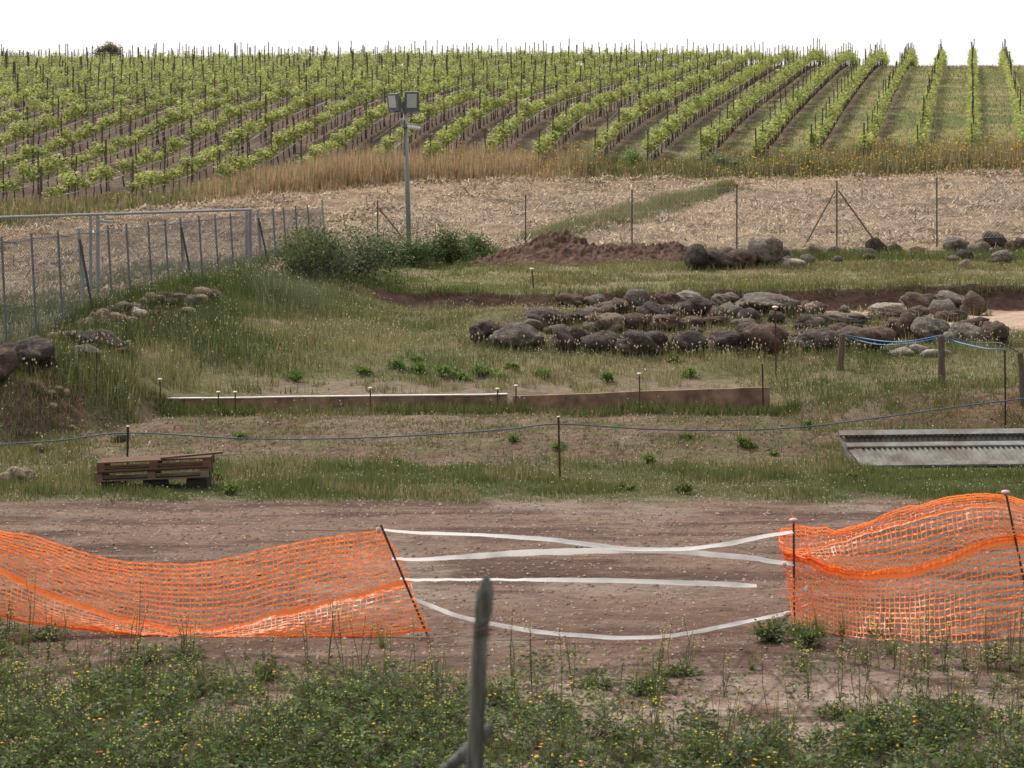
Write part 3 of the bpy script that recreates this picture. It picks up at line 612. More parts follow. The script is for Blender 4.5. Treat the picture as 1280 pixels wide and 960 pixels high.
# ------------------------------------------------------------------ leafy plants
def bush_parts(root, w, d, h, n, cols, L=(.05, .12), trunk_h=.0, flowers=0, fcol=((.6, .55, .1),), clumps=9, upright=False, stemmat=None):
    """foliage: leaves in uneven clumps; stems: tapered limbs"""
    b = Bag(); cs = []
    for _ in range(clumps):
        a = RNG.uniform(0, 6.28); r = RNG.uniform(.1, .72)
        cs.append((math.cos(a)*r*w/2, math.sin(a)*r*d/2, trunk_h+(h-trunk_h)*RNG.uniform(.15, .74)*(1-.45*r), RNG.uniform(.22, .42)))
    cs = np.array(cs)
    i = RNG.integers(0, clumps, n); cc = cs[i]
    q = RNG.normal(0, .45, (n, 3)); p = cc[:, :3]+q*np.stack([cc[:, 3]*w, cc[:, 3]*d, cc[:, 3]*(h-trunk_h)], 1)
    p[:, 2] = np.clip(p[:, 2], trunk_h*.7+.01, None)
    dr = p-np.array([0, 0, trunk_h+.2*h]); dr += RNG.normal(0, .4*h, (n, 3))
    if upright: dr[:, 2] = np.abs(dr[:, 2])*1.5+.5*h
    dr /= np.linalg.norm(dr, axis=1)[:, None]
    tone = 1+RNG.normal(0, .16, clumps)[i]
    leafq(b, p, dr, RNG.uniform(*L, n), RNG.uniform(L[0]*.35, L[1]*.45, n), pick(cols, n, .18)*tone[:, None], droop=.15)
    if flowers:
        s = RNG.integers(0, n, flowers); dots(b, p[s]+dr[s]*.05, RNG.uniform(.012, .03, flowers), pick(fcol, flowers), mi=1)
    o = b.build('foliage', [M['leaf'], M['petal']], root)
    st = MB()
    for c in cs[:8]:
        st.tube([(0, 0, -.05), (c[0]*.35, c[1]*.35, c[2]*.5), tuple(c[:3])], [.02+.012*h, .012+.006*h, .005], 5)
    st.build('stems', stemmat or M['bark'], root)
    return root

def shrub(name, u, v, wpx, hpx, cols, label, cat='shrub', group=None, n=900, L=(.05, .13), Y=None, **k):
    Y = Y or groundY(u, v); s = Y/F
    x = (u-CU)*s; r = empty(name, (x, Y, hz(x, Y)-.02)); tag(r, label, cat, group)
    bush_parts(r, wpx*s, wpx*s*.8, hpx*s, n, cols, L, **k); return r
SG = [(.105, .12, .07), (.08, .1, .055), (.13, .14, .09)]
shrub('shrub', 392, 396, 100, 84, SG+SG+G_DARK, 'large grey-green bush at the far end of the grey fence', n=7000, Y=66, upright=True, clumps=14)
shrub('shrub', 442, 392, 130, 80, SG+G_DARK, 'wide bush right of the fence-end bush, speckled with small white flowers', n=7500, Y=68, clumps=14, flowers=120, fcol=((.7, .66, .55),))
shrub('shrub', 500, 374, 96, 60, G_DARK, 'dark green bush directly below the floodlight mast', n=6000, Y=74, clumps=10, L=(.05, .12))
shrub('shrub', 562, 366, 76, 50, G_DARK+G_GREEN[:1], 'dark bush between the floodlight mast and the soil heap', n=4500, Y=74.5, clumps=9)
shrub('shrub', 597, 324, 56, 38, G_GREEN+G_DARK, 'round green bush at edge of straw field right of the mast', n=3000, clumps=8)
shrub('shrub', 385, 336, 76, 44, [(.17, .19, .07), (.12, .15, .06)], 'yellowish bush against the last posts of the grey fence', n=3000, Y=78, upright=True)
shrub('shrub', 905, 222, 46, 32, [(.2, .22, .15), (.15, .18, .1)], 'pale silvery shrub in the grass at the foot of the vineyard', n=900, Y=110.5, L=(.08, .2), clumps=9)
shrub('shrub', 1020, 222, 50, 30, [(.13, .15, .08), (.1, .12, .06)], 'dark olive shrub below the vine rows above the double-braced fence post', n=900, Y=110.5, L=(.08, .2), clumps=9)
shrub('shrub', 790, 214, 34, 26, [(.16, .22, .06), (.12, .18, .05)], 'bright green bush at the lower end of a vine row, midway', n=700, Y=112.5, L=(.08, .2), clumps=6)
shrub('shrub', 385, 208, 56, 22, [(.24, .25, .19), (.18, .2, .13)], 'pale feathery shrub above the reddish dry grass', n=800, Y=113, L=(.08, .22), clumps=8)
BG = [(.11, .175, .045), (.085, .14, .035), (.14, .2, .06)]
for (u, v, w, h) in [(500, 462, 26, 16), (525, 466, 30, 18), (552, 472, 30, 18), (575, 474, 22, 12), (605, 470, 30, 22), (625, 478, 24, 14), (455, 468, 20, 10), (678, 470, 22, 12),
                     (760, 478, 18, 14), (858, 472, 24, 14), (370, 478, 26, 16), (845, 452, 16, 10), (520, 452, 20, 10), (640, 462, 18, 10)]:
    shrub('weed_clump', u, v, w, h, BG, 'bright green leafy weed clump on the meadow terrace', 'weed', 'bright weed clumps on the meadow terrace', n=260, L=(.05, .12), clumps=5, upright=True)
for (u, v, w, h) in [(237, 576, 22, 15), (340, 586, 16, 10), (640, 552, 18, 8), (925, 556, 20, 10), (965, 570, 14, 9), (808, 580, 18, 12), (498, 580, 14, 10), (700, 560, 16, 8), (860, 548, 18, 7), (268, 510, 14, 8), (300, 548, 16, 8), (1010, 535, 16, 10)]:
    shrub('weed_clump', u, v, w, h, BG, 'small green weed clump among the furrows', 'weed', 'weed clumps in the furrowed field', n=170, L=(.04, .1), clumps=4, upright=True)
for (u, v, w, h) in [(282, 618, 40, 20), (275, 600, 18, 12), (785, 612, 24, 12), (855, 618, 26, 14), (935, 562, 20, 10), (1060, 600, 20, 10)]:
    shrub('weed_clump', u, v, w, h, G_GREEN, 'leafy green weed clump on the grass verge', 'weed', 'weed clumps on the verge', n=260, L=(.04, .1), clumps=5, upright=True)
for (u, v, w, h) in [(185, 830, 70, 34), (60, 800, 60, 22), (230, 822, 50, 24), (330, 850, 70, 30), (745, 858, 80, 20), (850, 845, 50, 16), (965, 800, 44, 26), (1010, 808, 40, 20), (800, 866, 50, 18),
                     (700, 900, 50, 30), (1090, 930, 60, 60), (390, 880, 80, 44), (1160, 905, 60, 40), (620, 880, 50, 30), (1040, 900, 60, 24)]:
    shrub('weed_clump', u, v, w, h, G_DARK+G_GREEN, 'dark leafy weed clump on bare soil in the foreground', 'weed', 'dark weed clumps in the foreground', n=420, L=(.03, .08), clumps=7)
# trees on the skyline
def sky_tree(u, vtop, wpx, Y, h, label, cols, trunk=.35):
    x = (u-CU)*Y/F; z0 = hz(x, Y); ztop = ZC-(vtop-HV)*Y/F; hh = max(h, ztop-z0)
    r = empty('tree', (x, Y, z0)); tag(r, label, 'tree')
    b = Bag(); w = wpx*Y/F; n = 5200; cl = 26
    a = RNG.uniform(0, 6.28, cl); rr = np.sqrt(RNG.uniform(0, 1, cl))*.36*w; zz = hh-.35-RNG.uniform(0, 1.3, cl)
    zz -= (rr/(w*.36))**2*.45
    cs = np.stack([np.cos(a)*rr, np.sin(a)*rr, zz], 1); i = RNG.integers(0, cl, n); p = cs[i]+RNG.normal(0, .3, (n, 3))*np.array([w*.3, w*.3, .8])
    d = RNG.normal(0, 1, (n, 3)); d /= np.linalg.norm(d, axis=1)[:, None]
    leafq(b, p, d, RNG.uniform(.12, .26, n), RNG.uniform(.06, .12, n), pick(cols, n)*(1+RNG.normal(0, .2, cl)[i])[:, None])
    b.build('crown', M['leaf'], r)
    t = MB(); t.tube([(0, 0, -.2), (.05, 0, hh*.3), (0, .05, hh*.6)], [.2, .15, .08], 7)
    for c in cs[:9]: t.tube([(0.02, 0, hh*.3), (c[0]*.5, c[1]*.5, hh*.5), tuple(c)], [.09, .06, .02], 5)
    t.build('trunk', M['bark'], r)
BR = [(.15, .12, .085), (.18, .145, .1), (.12, .105, .075)]
sky_tree(135, 50, 40, 232, 3, 'round brownish tree standing alone on the skyline above the vines', BR)
sky_tree(18, 64, 70, 238, 2.5, 'low hazy tree on the skyline at the left edge', BR)
sky_tree(80, 67, 60, 240, 2.5, 'low flat tree on the skyline between left edge and round tree', BR)

# ------------------------------------------------------------------ stones
def rock_mesh(seed, sub=3, rough=.3):
    import bmesh
    bm = bmesh.new(); bmesh.ops.create_icosphere(bm, subdivisions=sub, radius=.5)
    r = np.random.default_rng(seed); V = np.array([v.co for v in bm.verts])
    k = V/np.linalg.norm(V, axis=1)[:, None]; disp = np.ones(len(V))
    for _ in range(17):                                   # broad flat facets, then lumps
        nrm = r.normal(0, 1, 3); nrm /= np.linalg.norm(nrm); lim = r.uniform(.6, .9); dt = k@nrm
        disp = np.where(dt*disp > lim, lim/np.maximum(dt, .01)*.6+disp*.4, disp)
    for f, a in ((1.6, rough*1.3), (3.6, rough*.75), (8., rough*.34), (17., rough*.16)):
        o = r.uniform(0, 50, 3)
        disp += a*(vnoise(k[:, 0]*f+o[0]+k[:, 2]*f*.7, k[:, 1]*f+o[1]-k[:, 2]*f*.6, seed)-.5)*1.2
    V = k*disp[:, None]*.5
    for v, c in zip(bm.verts, V): v.co = c
    me = bpy.data.meshes.new('rock_shape'); bm.to_mesh(me); bm.free()
    me.polygons.foreach_set('use_smooth', [True]*len(me.polygons))
    V = V/np.array([np.ptp(V[:, 0]), np.ptp(V[:, 1]), np.ptp(V[:, 2])])
    me.vertices.foreach_set('co', V.astype(np.float32).ravel()); me.update()
    return me
_seed = [100]; RB = []
def rock(u, v, w, h, m, label, Y=None, group=None, name='boulder', cat='boulder', rot=0, sub=3, roll=0):
    _seed[0] += 1
    Y = Y or groundY(u, v+h*.42)
    me = rock_mesh(_seed[0], 4 if (sub == 3 and w > 30) else sub); me.materials.append(M['r_'+m])
    s = Y/F; x, y, z = P(u, v, Y); W, Hh = w*s*1.16, h*s*1.2
    zt = ZC-(v-h/2-HV)*s
    o = new_obj(name, me); D = (W*.5+Hh*.5)*random.uniform(.85, 1.1)
    zb = min(hz(x, y+D*.2)-.04, zt-Hh*.9)
    if zt-zb > Hh*1.7: zb = zt-Hh*1.15
    o.location = (x, y+D*.3, (zt+zb)/2); o.scale = (W, D, zt-zb); o.rotation_euler = (0, roll, rot)
    RB.append((x, y, W, D, sub)); tag(o, label, cat, group); return o
G1 = 'boulders of the lower row'; G2 = 'boulders of the middle row'; G3 = 'boulders of the top row'; G4 = 'stones along the upper wire fence'
low = [(605, 416, 40, 34, 'dark', 'dark boulder standing at the left end of the lower row'), (648, 422, 62, 32, 'grey', 'broad grey lichen-topped boulder, second in the lower row'),
       (711, 426, 44, 32, 'dark', 'dark rounded boulder third from left in the lower row'), (752, 429, 46, 32, 'dark', 'dark boulder half sunk in seed grass, fourth in the lower row'),
       (805, 430, 60, 36, 'dark', 'wide dark boulder just left of centre of the lower row'), (860, 430, 44, 30, 'dark', 'dark peaked boulder right of the widest dark boulder'),
       (908, 429, 52, 32, 'dark', 'dark wedge boulder immediately left of the tall rusty stake'), (958, 425, 52, 42, 'brown', 'big brown boulder behind the tall rusty stake'),
       (1025, 427, 62, 32, 'dark', 'long dark boulder behind the leaning wooden post'), (1085, 425, 62, 36, 'brown', 'long brownish boulder behind the sagging blue rope'),
       (1131, 408, 36, 34, 'brown', 'upright brown boulder left of the wooden rope post'), (1166, 414, 46, 34, 'grey', 'grey domed boulder right behind the wooden rope post'),
       (1207, 420, 46, 34, 'grey', 'dark-speckled boulder second from right end of the lower row'), (1244, 417, 32, 36, 'brown', 'brown boulder at right end of the lower row beside pale soil')]
for a in low: rock(*a, group=G1)
mid = [(678, 400, 46, 28, 'dark', 'dark slanting boulder above the broad grey boulder'), (722, 397, 46, 18, 'dark', 'low dark slab between slanting boulder and tan boulder'),
       (700, 412, 26, 12, 'grey', 'small flat grey stone below the low dark slab'), (738, 409, 22, 12, 'grey', 'little grey stone left of the tan boulder'),
       (760, 404, 32, 26, 'tan', 'round tan boulder in the middle of the heap'), (793, 403, 36, 24, 'brown', 'reddish boulder right of the round tan one'),
       (832, 404, 42, 22, 'brown', 'brown sloping boulder under the dark top-row boulder'), (892, 401, 44, 12, 'brown', 'flat brown stone in the middle row above the peaked boulder'),
       (930, 404, 30, 12, 'grey', 'flat grey stone between wedge boulder and long pale boulder'), (1008, 402, 20, 14, 'brown', 'small brown stone left of the leaning wooden post'),
       (1055, 398, 66, 14, 'grey', 'long flat pale-grey slab above the blue rope'), (1108, 394, 48, 18, 'brown', 'reddish flat boulder left of the brown top-row block'),
       (1148, 390, 34, 14, 'brown', 'low brown stone under the angular top-row block'), (1190, 396, 34, 16, 'brown', 'brown stone in grass below the large right-hand dark block')]
for a in mid: rock(*a, group=G2)
top = [(715, 376, 36, 20, 'brown', 'low brown boulder at left end of the top row'), (748, 376, 28, 16, 'grey', 'small grey boulder second from left in the top row'),
       (768, 384, 38, 26, 'brown', 'brown-grey boulder below the second top-row stone'), (796, 377, 32, 30, 'grey', 'upright rounded grey boulder in the top row'),
       (822, 390, 42, 28, 'dark', 'dark boulder wedged between upright and round top-row boulders'), (838, 375, 34, 24, 'brown', 'round grey-brown boulder right of the upright one'),
       (872, 387, 52, 32, 'dark', 'large dark angular boulder in the middle of the top row'), (858, 371, 34, 16, 'pale', 'pale flat stone resting behind the large dark angular boulder'),
       (907, 375, 34, 18, 'grey', 'grey domed boulder left of the longest pale boulder'), (955, 380, 72, 28, 'grey', 'longest boulder, pale grey and low, in the top row'),
       (992, 389, 30, 14, 'brown', 'brown stone at right foot of the longest pale boulder'), (1020, 388, 22, 24, 'tan', 'orange-tan upright stone in front of the soil bank'),
       (1110, 385, 44, 12, 'pale', 'pale flat slab at the edge of the sunken path'), (1152, 377, 46, 28, 'brown', 'angular brown block against the soil bank'),
       (1192, 376, 56, 24, 'grey', 'long grey block joined to the last top-row boulder'), (1220, 381, 26, 32, 'brown', 'brown upright boulder at right end of the top row')]
for a in top: rock(*a, group=G3)
fr = random.Random(5)
for i in range(70):
    u = fr.uniform(665, 1235); v = fr.uniform(382, 424)-8*(u < 720); w = fr.choice([14, 18, 24, 30]); h = w*fr.uniform(.55, .8)
    rock(u, v, w, h, fr.choice(['dark', 'dark', 'brown', 'grey', 'brown']), 'smaller dark stone filling the gaps between the boulder rows', group='filler stones between the boulder rows', name='stone', cat='stone', sub=2, rot=fr.uniform(0, 3))
upr = [(873, 323, 24, 30, 'dark', 'dark egg-shaped stone at left end of the upper fence stones'), (896, 326, 36, 22, 'dark', 'dark low stone beside the egg-shaped one'),
       (926, 326, 36, 22, 'brown', 'brown stone under the fourth wire fence post'), (956, 318, 42, 32, 'grey', 'biggest grey boulder of the stones along the upper fence'),
       (979, 320, 15, 16, 'dark', 'small dark stone touching the biggest fence boulder'), (992, 331, 24, 12, 'pale', 'pale flat stone in grass right of the biggest fence boulder'),
       (1012, 316, 34, 20, 'tan', 'tan-grey stone at foot of the left fence brace'), (1010, 326, 16, 12, 'grey', 'small round grey stone below the tan-grey one'),
       (1042, 318, 18, 16, 'grey', 'grey stone under the double-braced post'), (1097, 312, 22, 22, 'dark', 'dark stone at foot of the right fence brace'),
       (1078, 317, 28, 12, 'grey', 'low grey stone left of the right brace foot'), (1120, 313, 15, 14, 'brown', 'small square brown stone right of the right brace foot'),
       (1152, 317, 26, 12, 'brown', 'low reddish stone left of the last fence post'), (1178, 320, 34, 10, 'tan', 'long low tan stone under the last fence post'),
       (1197, 310, 28, 18, 'grey', 'flat-topped grey boulder right of the last fence post'), (1208, 321, 18, 14, 'dark', 'dark stone below the flat-topped grey boulder'),
       (1242, 303, 34, 20, 'dark', 'dark block crowning the right-hand stone heap'), (1226, 313, 22, 18, 'grey', 'round grey stone left under the dark crowning block'),
       (1248, 317, 16, 14, 'brown', 'small red-brown stone in the right-hand stone heap'), (1257, 323, 24, 14, 'grey', 'rounded grey stone at bottom of the right-hand heap'),
       (1265, 311, 18, 16, 'brown', 'brown stone between dark crowning block and right edge'), (1278, 309, 16, 18, 'dark', 'dark stone cut by the right edge of the upper row')]
for a in upr: rock(a[0], a[1]-1, a[2]*1.12, a[3]*1.25, *a[4:], group=G4, name='stone' if a[2] < 30 else 'boulder', cat='stone' if a[2] < 30 else 'boulder')
for i in range(34):
    u = fr.choice([fr.uniform(800, 1060), fr.uniform(1060, 1290)]); v = fr.uniform(317, 331); w = fr.choice([10, 14, 18, 24])
    rock(u, v, w, w*fr.uniform(.6, .85), fr.choice(['dark', 'brown', 'grey', 'brown', 'tan']), 'small stone lying in the grass line under the upper wire fence', group='small stones under the upper wire fence', name='stone', cat='stone', sub=2, rot=fr.uniform(0, 3))
rock(30, 447, 72, 44, 'dark', 'largest dark boulder on the left bank under the grey fence'); rock(-14, 456, 50, 46, 'brown', 'boulder cut by the left edge beside the largest bank boulder')
rock(100, 425, 44, 22, 'dark', 'dark flat slab leaning at the start of the rubble heap', rot=.3, roll=.2); rock(133, 427, 52, 22, 'dark', 'long sloping dark slab in front of the rubble heap', rot=-.2, roll=.3)
for i in range(26):
    u = random.uniform(62, 165); rock(u, random.uniform(402, 424)+(100-u)*.1, random.uniform(12, 24), random.uniform(8, 15), random.choice(['dark', 'brown', 'brown', 'tan']), 'dark loose stone between the rubble heap and the bank boulders', group='loose dark stones on the left bank', name='stone', cat='stone', sub=2, rot=random.uniform(0, 3))
rock(104, 441, 34, 22, 'grey', 'greyish boulder in grass below the dark slabs'); rock(148, 440, 22, 12, 'brown', 'reddish stone at lower tip of the long sloping slab')
rock(20, 597, 38, 26, 'tan', 'round pale-brown stone in grass left of the pallets', name='stone', cat='stone')
rock(150, 548, 15, 13, 'brown', 'small brown stone beside the left rope stake', name='stone', cat='stone')
rock(49, 561, 16, 12, 'tan', 'small tan stone below the left soil bank', name='stone', cat='stone')
rock(198, 577, 14, 8, 'brown', 'small brown stone behind the pallets', name='stone', cat='stone')
for a in [(72, 486, 12, 8), (82, 492, 10, 10), (60, 492, 14, 8), (88, 534, 10, 7), (76, 532, 9, 7), (66, 508, 10, 8)]:
    rock(*a, 'tan', 'pale stone fallen on the left soil bank', group='stones on the left soil bank', name='stone', cat='stone', sub=2)
for a in [(1132, 440, 22, 12), (1150, 437, 20, 16), (1164, 442, 22, 12), (1180, 440, 18, 10), (1120, 442, 14, 9)]:
    rock(*a, 'pale', 'pale rubble stone in grass left of the wooden rope post', group='pale rubble by the wooden rope post', name='stone', cat='stone', sub=2)
for i in range(80):
    t = random.random(); u = 104+t*160+random.uniform(-6, 6); topv = 396-26*math.sin(min(1, t*1.25)*math.pi*.6); v = topv+random.random()**1.3*(22 if t < .85 else 10)
    w = random.uniform(11, 25); rock(u, v+4-8*t, w, w*random.uniform(.55, .85), random.choice(['tan', 'brown', 'brown', 'tan', 'pale', 'dark', 'grey']), 'loose stone in the rubble heap beside the grey fence',
         group='rubble stones heaped beside the grey fence', name='stone', cat='stone', sub=2, Y=min(groundY(u, v+4-8*t+w*.25), 54.6+t*6.3), rot=random.uniform(0, 3))
for a in [(288, 385, 26, 14, 'tan', 'pale stone at the right end of the rubble heap'), (303, 378, 22, 16, 'brown', 'brown stone past the right end of the rubble heap')]: rock(*a, name='stone', cat='stone', Y=62.5)

g = Bag()
for (x, y, W, D, sb) in RB:
    n = int((70 if sb > 2 else 14)*min(W, 1.5)*(2 if y < 60 else 1.3))+6; a = RNG.uniform(math.pi*.85, 2.15*math.pi, n); q = RNG.uniform(.42, .75, n)
    xx = x+np.cos(a)*W*q; yy = y+D*.2+np.sin(a)*D*q; blades(g, xx, yy, RNG.uniform(.08, .3, n)*(1 if sb > 2 else .6), RNG.uniform(.01, .024, n), pick(G_OLIVE+G_GREEN+G_DRY[:2], n), lean=.6)
    n = max(3, n//9); a = RNG.uniform(math.pi*1.1, 1.9*math.pi, n); xx = x+np.cos(a)*W*.65; yy = y+np.sin(a)*D*.65; t = blades(g, xx, yy, RNG.uniform(.25, .42, n), RNG.uniform(.006, .01, n), pick(G_DRY, n), lean=.4)
    if y < 60 and sb > 2: dots(g, t, RNG.uniform(.012, .02, n), pick([(.6, .52, .4), (.5, .4, .27)], n), 1.9)
o = g.build('rockside_grass', M['grass']); tag(o, 'grass and seed heads growing up against the boulders', 'grass', kind='stuff')
# soil heap
def soil_heap():
    nx, ny = 420, 130; us = np.linspace(575, 905, nx); ys = np.linspace(73.3, 78.6, ny); UU, YY = np.meshgrid(us, ys); u = UU.ravel(); Y = YY.ravel(); x = (u-CU)*Y/F
    pr = np.interp(u, [580, 610, 640, 672, 692, 712, 745, 770, 800, 820, 850, 872, 900], [0, .2, .42, .72, .82, .72, .52, .5, .56, .5, .56, .3, 0])
    s = np.exp(-((Y-76)/1.15)**2)
    z = H(x, Y)+pr*s*(.8+.55*(fbm(x*1.6, Y*1.6, 201)))+(fbm(x*4, Y*4, 203)-.5)*.22*s*(pr > .05)+np.maximum(fbm(x*7, Y*7, 205)-.42, 0)*.42*s*(pr > .05)+(fbm(x*16, Y*16, 207)-.5)*.1*s*(pr > .05)-.05*(1-np.clip(pr*s*8, 0, 1))-.04
    i = np.arange(nx*ny).reshape(ny, nx); q = np.stack([i[:-1, :-1], i[:-1, 1:], i[1:, 1:], i[1:, :-1]], -1).reshape(-1, 4)
    o = bulk('soil_heap', np.stack([x, Y, z], 1), q, M['soil'], smooth=True); tag(o, 'long heap of red-brown soil in front of the upper wire fence', 'soil heap')
soil_heap()

# ------------------------------------------------------------------ vineyard
SL, SP = .192, 2.55
def vine_leaves(n=205, seed=0):
    r = np.random.default_rng(seed); p = np.stack([r.uniform(-.55, .55, n), r.normal(0, .13, n), .92+r.normal(0, .13, n)+.05*np.sin(r.uniform(0, 6)+3*r.uniform(-1, 1, n))], 1)
    for _ in range(3):
        k = r.integers(0, n, 9); c = np.array([r.uniform(-.5, .5), r.normal(0, .05), .98]); q = r.uniform(0, 1, 9)
        p[k] = c+np.stack([q*r.normal(0, .16), q*r.normal(0, .1), q*.3], 1)+r.normal(0, .03, (9, 3))
    d = np.stack([r.normal(0, .6, n), r.normal(0, 1, n), r.normal(.1, .6, n)], 1); d /= np.linalg.norm(d, axis=1)[:, None]
    return p, d
LEAFC = [(.33, .36, .115), (.27, .31, .085), (.4, .41, .16), (.2, .25, .07)]
def vine_bag(bag, px, py, pz, ang, sc, seed, n=205):
    p, d = vine_leaves(n, seed); ca, sa = math.cos(ang), math.sin(ang)
    R = np.array([[ca, sa, 0], [-sa, ca, 0], [0, 0, 1]]); p = (p*sc)@R+np.array([px, py, pz]); d = d@R; tone = 1+.16*math.sin(seed*12.9)
    leafq(bag, p, d, RNG.uniform(.09, .155, n), RNG.uniform(.09, .15, n), pick(LEAFC, n, .14)*tone, droop=.2)
def vine_trunk(mb, x, y, z, s=1., seed=0):
    r = random.Random(seed); a, b = r.uniform(-.06, .06), r.uniform(-.06, .06)
    mb.tube([(x, y, z-.05), (x+a, y+b, z+.35*s), (x+a*.5, y-b, z+.68*s), (x+a*2, y, z+.95*s)], [.034, .028, .024, .012], 5)
ang = math.atan2(1, SL)
protos = []
for k in range(7):
    b = Bag(); vine_bag(b, 0, 0, 0, ang, np.array([1, 1, 1]), 900+k); f = b.build('foliage', [M['leaf']]); t = MB(); vine_trunk(t, 0, 0, 0, 1, k); tr = t.build('trunk', M['bark'], smooth=True)
    protos.append((f.data, tr.data)); bpy.data.objects.remove(f); bpy.data.objects.remove(tr)
post_mb = MB(); post_mb.box((0, 0, .95), (.062, .062, 2.1)); po = post_mb.build('post', M['postwood']); POST = po.data; bpy.data.objects.remove(po)
ORD = ['rightmost', 'second', 'third', 'fourth', 'fifth', 'sixth', 'seventh', 'eighth', 'ninth', 'tenth', 'eleventh', 'twelfth', 'thirteenth', 'fourteenth', 'fifteenth', 'sixteenth', 'seventeenth', 'eighteenth', 'nineteenth', 'twentieth',
       'twenty-first', 'twenty-second', 'twenty-third', 'twenty-fourth', 'twenty-fifth', 'twenty-sixth', 'twenty-seventh', 'twenty-eighth', 'twenty-ninth', 'thirtieth', 'thirty-first', 'thirty-second', 'thirty-third', 'thirty-fourth', 'thirty-fifth']
vines = []
for k in range(35):
    c = SP*(1-k)
    def pt(Y): return (SL*Y+c, Y)
    def uu(Y): return CU+F*(SL*Y+c)/Y
    Ys = [y for y in np.arange(95.6+random.uniform(-.4, .5), 214, .95) if -50 < uu(y) < 1335 and y > YF(uu(y))-1.2]
    if len(Ys) < 3: continue
    lab = ORD[k]+(' of all, counted along the slope' if k == 0 else ' from the right edge of the slope')
    Y0, Y1 = Ys[0], Ys[-1]
    root = empty('vine_trellis', (SL*Y0+c, Y0, hz(SL*Y0+c, Y0))); tag(root, 'wooden-post vine trellis row, '+lab, 'trellis', 'trellis rows of the vineyard')
    w = MB(); ho = MB(); yy = np.arange(Y0, Y1+.1, 3.8); xs = SL*yy+c; zs = H(xs, yy)
    for hgt in (.82, 1.2, 1.6): w.tube([(a-root.location.x, b-Y0, z+hgt-root.location.z) for a, b, z in zip(xs, yy, zs)], .006, 3, False)
    w.build('wires', M['wire'], root)
    ho.tube([(a-root.location.x+.02, b-Y0, z+.5-root.location.z+random.uniform(-.03, .03)) for a, b, z in zip(xs, yy, zs)], .02, 4, False); ho.build('drip_hose', M['hose'], root)
    for yb in np.arange(Y0-.3, Y1+1, 3.8):
        xb = SL*yb+c
        if not -20 < CU+F*xb/yb < 1300: continue
        o = new_obj('post', POST, root); s = random.choice([.9, .95, 1, 1.02, 1.16])
        if abs(yb-(Y0-.3)) < .1: s = random.uniform(.85, 1.)
        o.location = (xb-root.location.x, yb-Y0, hz(xb, yb)-root.location.z); o.scale = (random.uniform(.8, 1.1),)*2+(s,)
        o.rotation_euler = (random.gauss(0, .025), random.gauss(0, .025), ang+random.uniform(-.1, .1))
    for y in Ys:
        if random.random() < .04: continue
        x = SL*y+c; vines.append((y, x, k))
vines.sort()
stuff = Bag(); stt = MB()
vx = np.array([v[1] for v in vines]); vy = np.array([v[0] for v in vines]); vz = H(vx, vy)
for i, (y, x, k) in enumerate(vines):
    s = random.uniform(.82, 1.18); h = s*random.uniform(.82, 1.15)
    if i < 300:
        r = empty('grapevine', (x, y, vz[i]), random.uniform(-.12, .12)); r.scale = (s, s, h)
        r.rotation_euler[2] += random.choice([0, math.pi])
        lab = 'leafy grapevine in the lower part of the vine row '+ORD[k]+(' of all' if k == 0 else ' from the right edge')
        tag(r, lab, 'grapevine', 'grapevines nearest the foot of the slope')
        f, t = random.choice(protos); new_obj('foliage', f, r); new_obj('trunk', t, r)
    else:
        vine_bag(stuff, x, y, vz[i], ang+random.choice([0, math.pi]), np.array([s, s, h]), 900+i % 40, 170 if y < 140 else 115)
        vine_trunk(stt, x, y, vz[i], h, i)
V = np.concatenate(stuff.V); o = stuff.build('hillside_vines', [M['leaf']]); tag(o, 'green grapevines filling the trellis rows farther up the hillside', 'grapevines', kind='stuff')
t = stt.build('vine_trunks', M['bark'], o, smooth=True); t['kind'] = 'stuff'

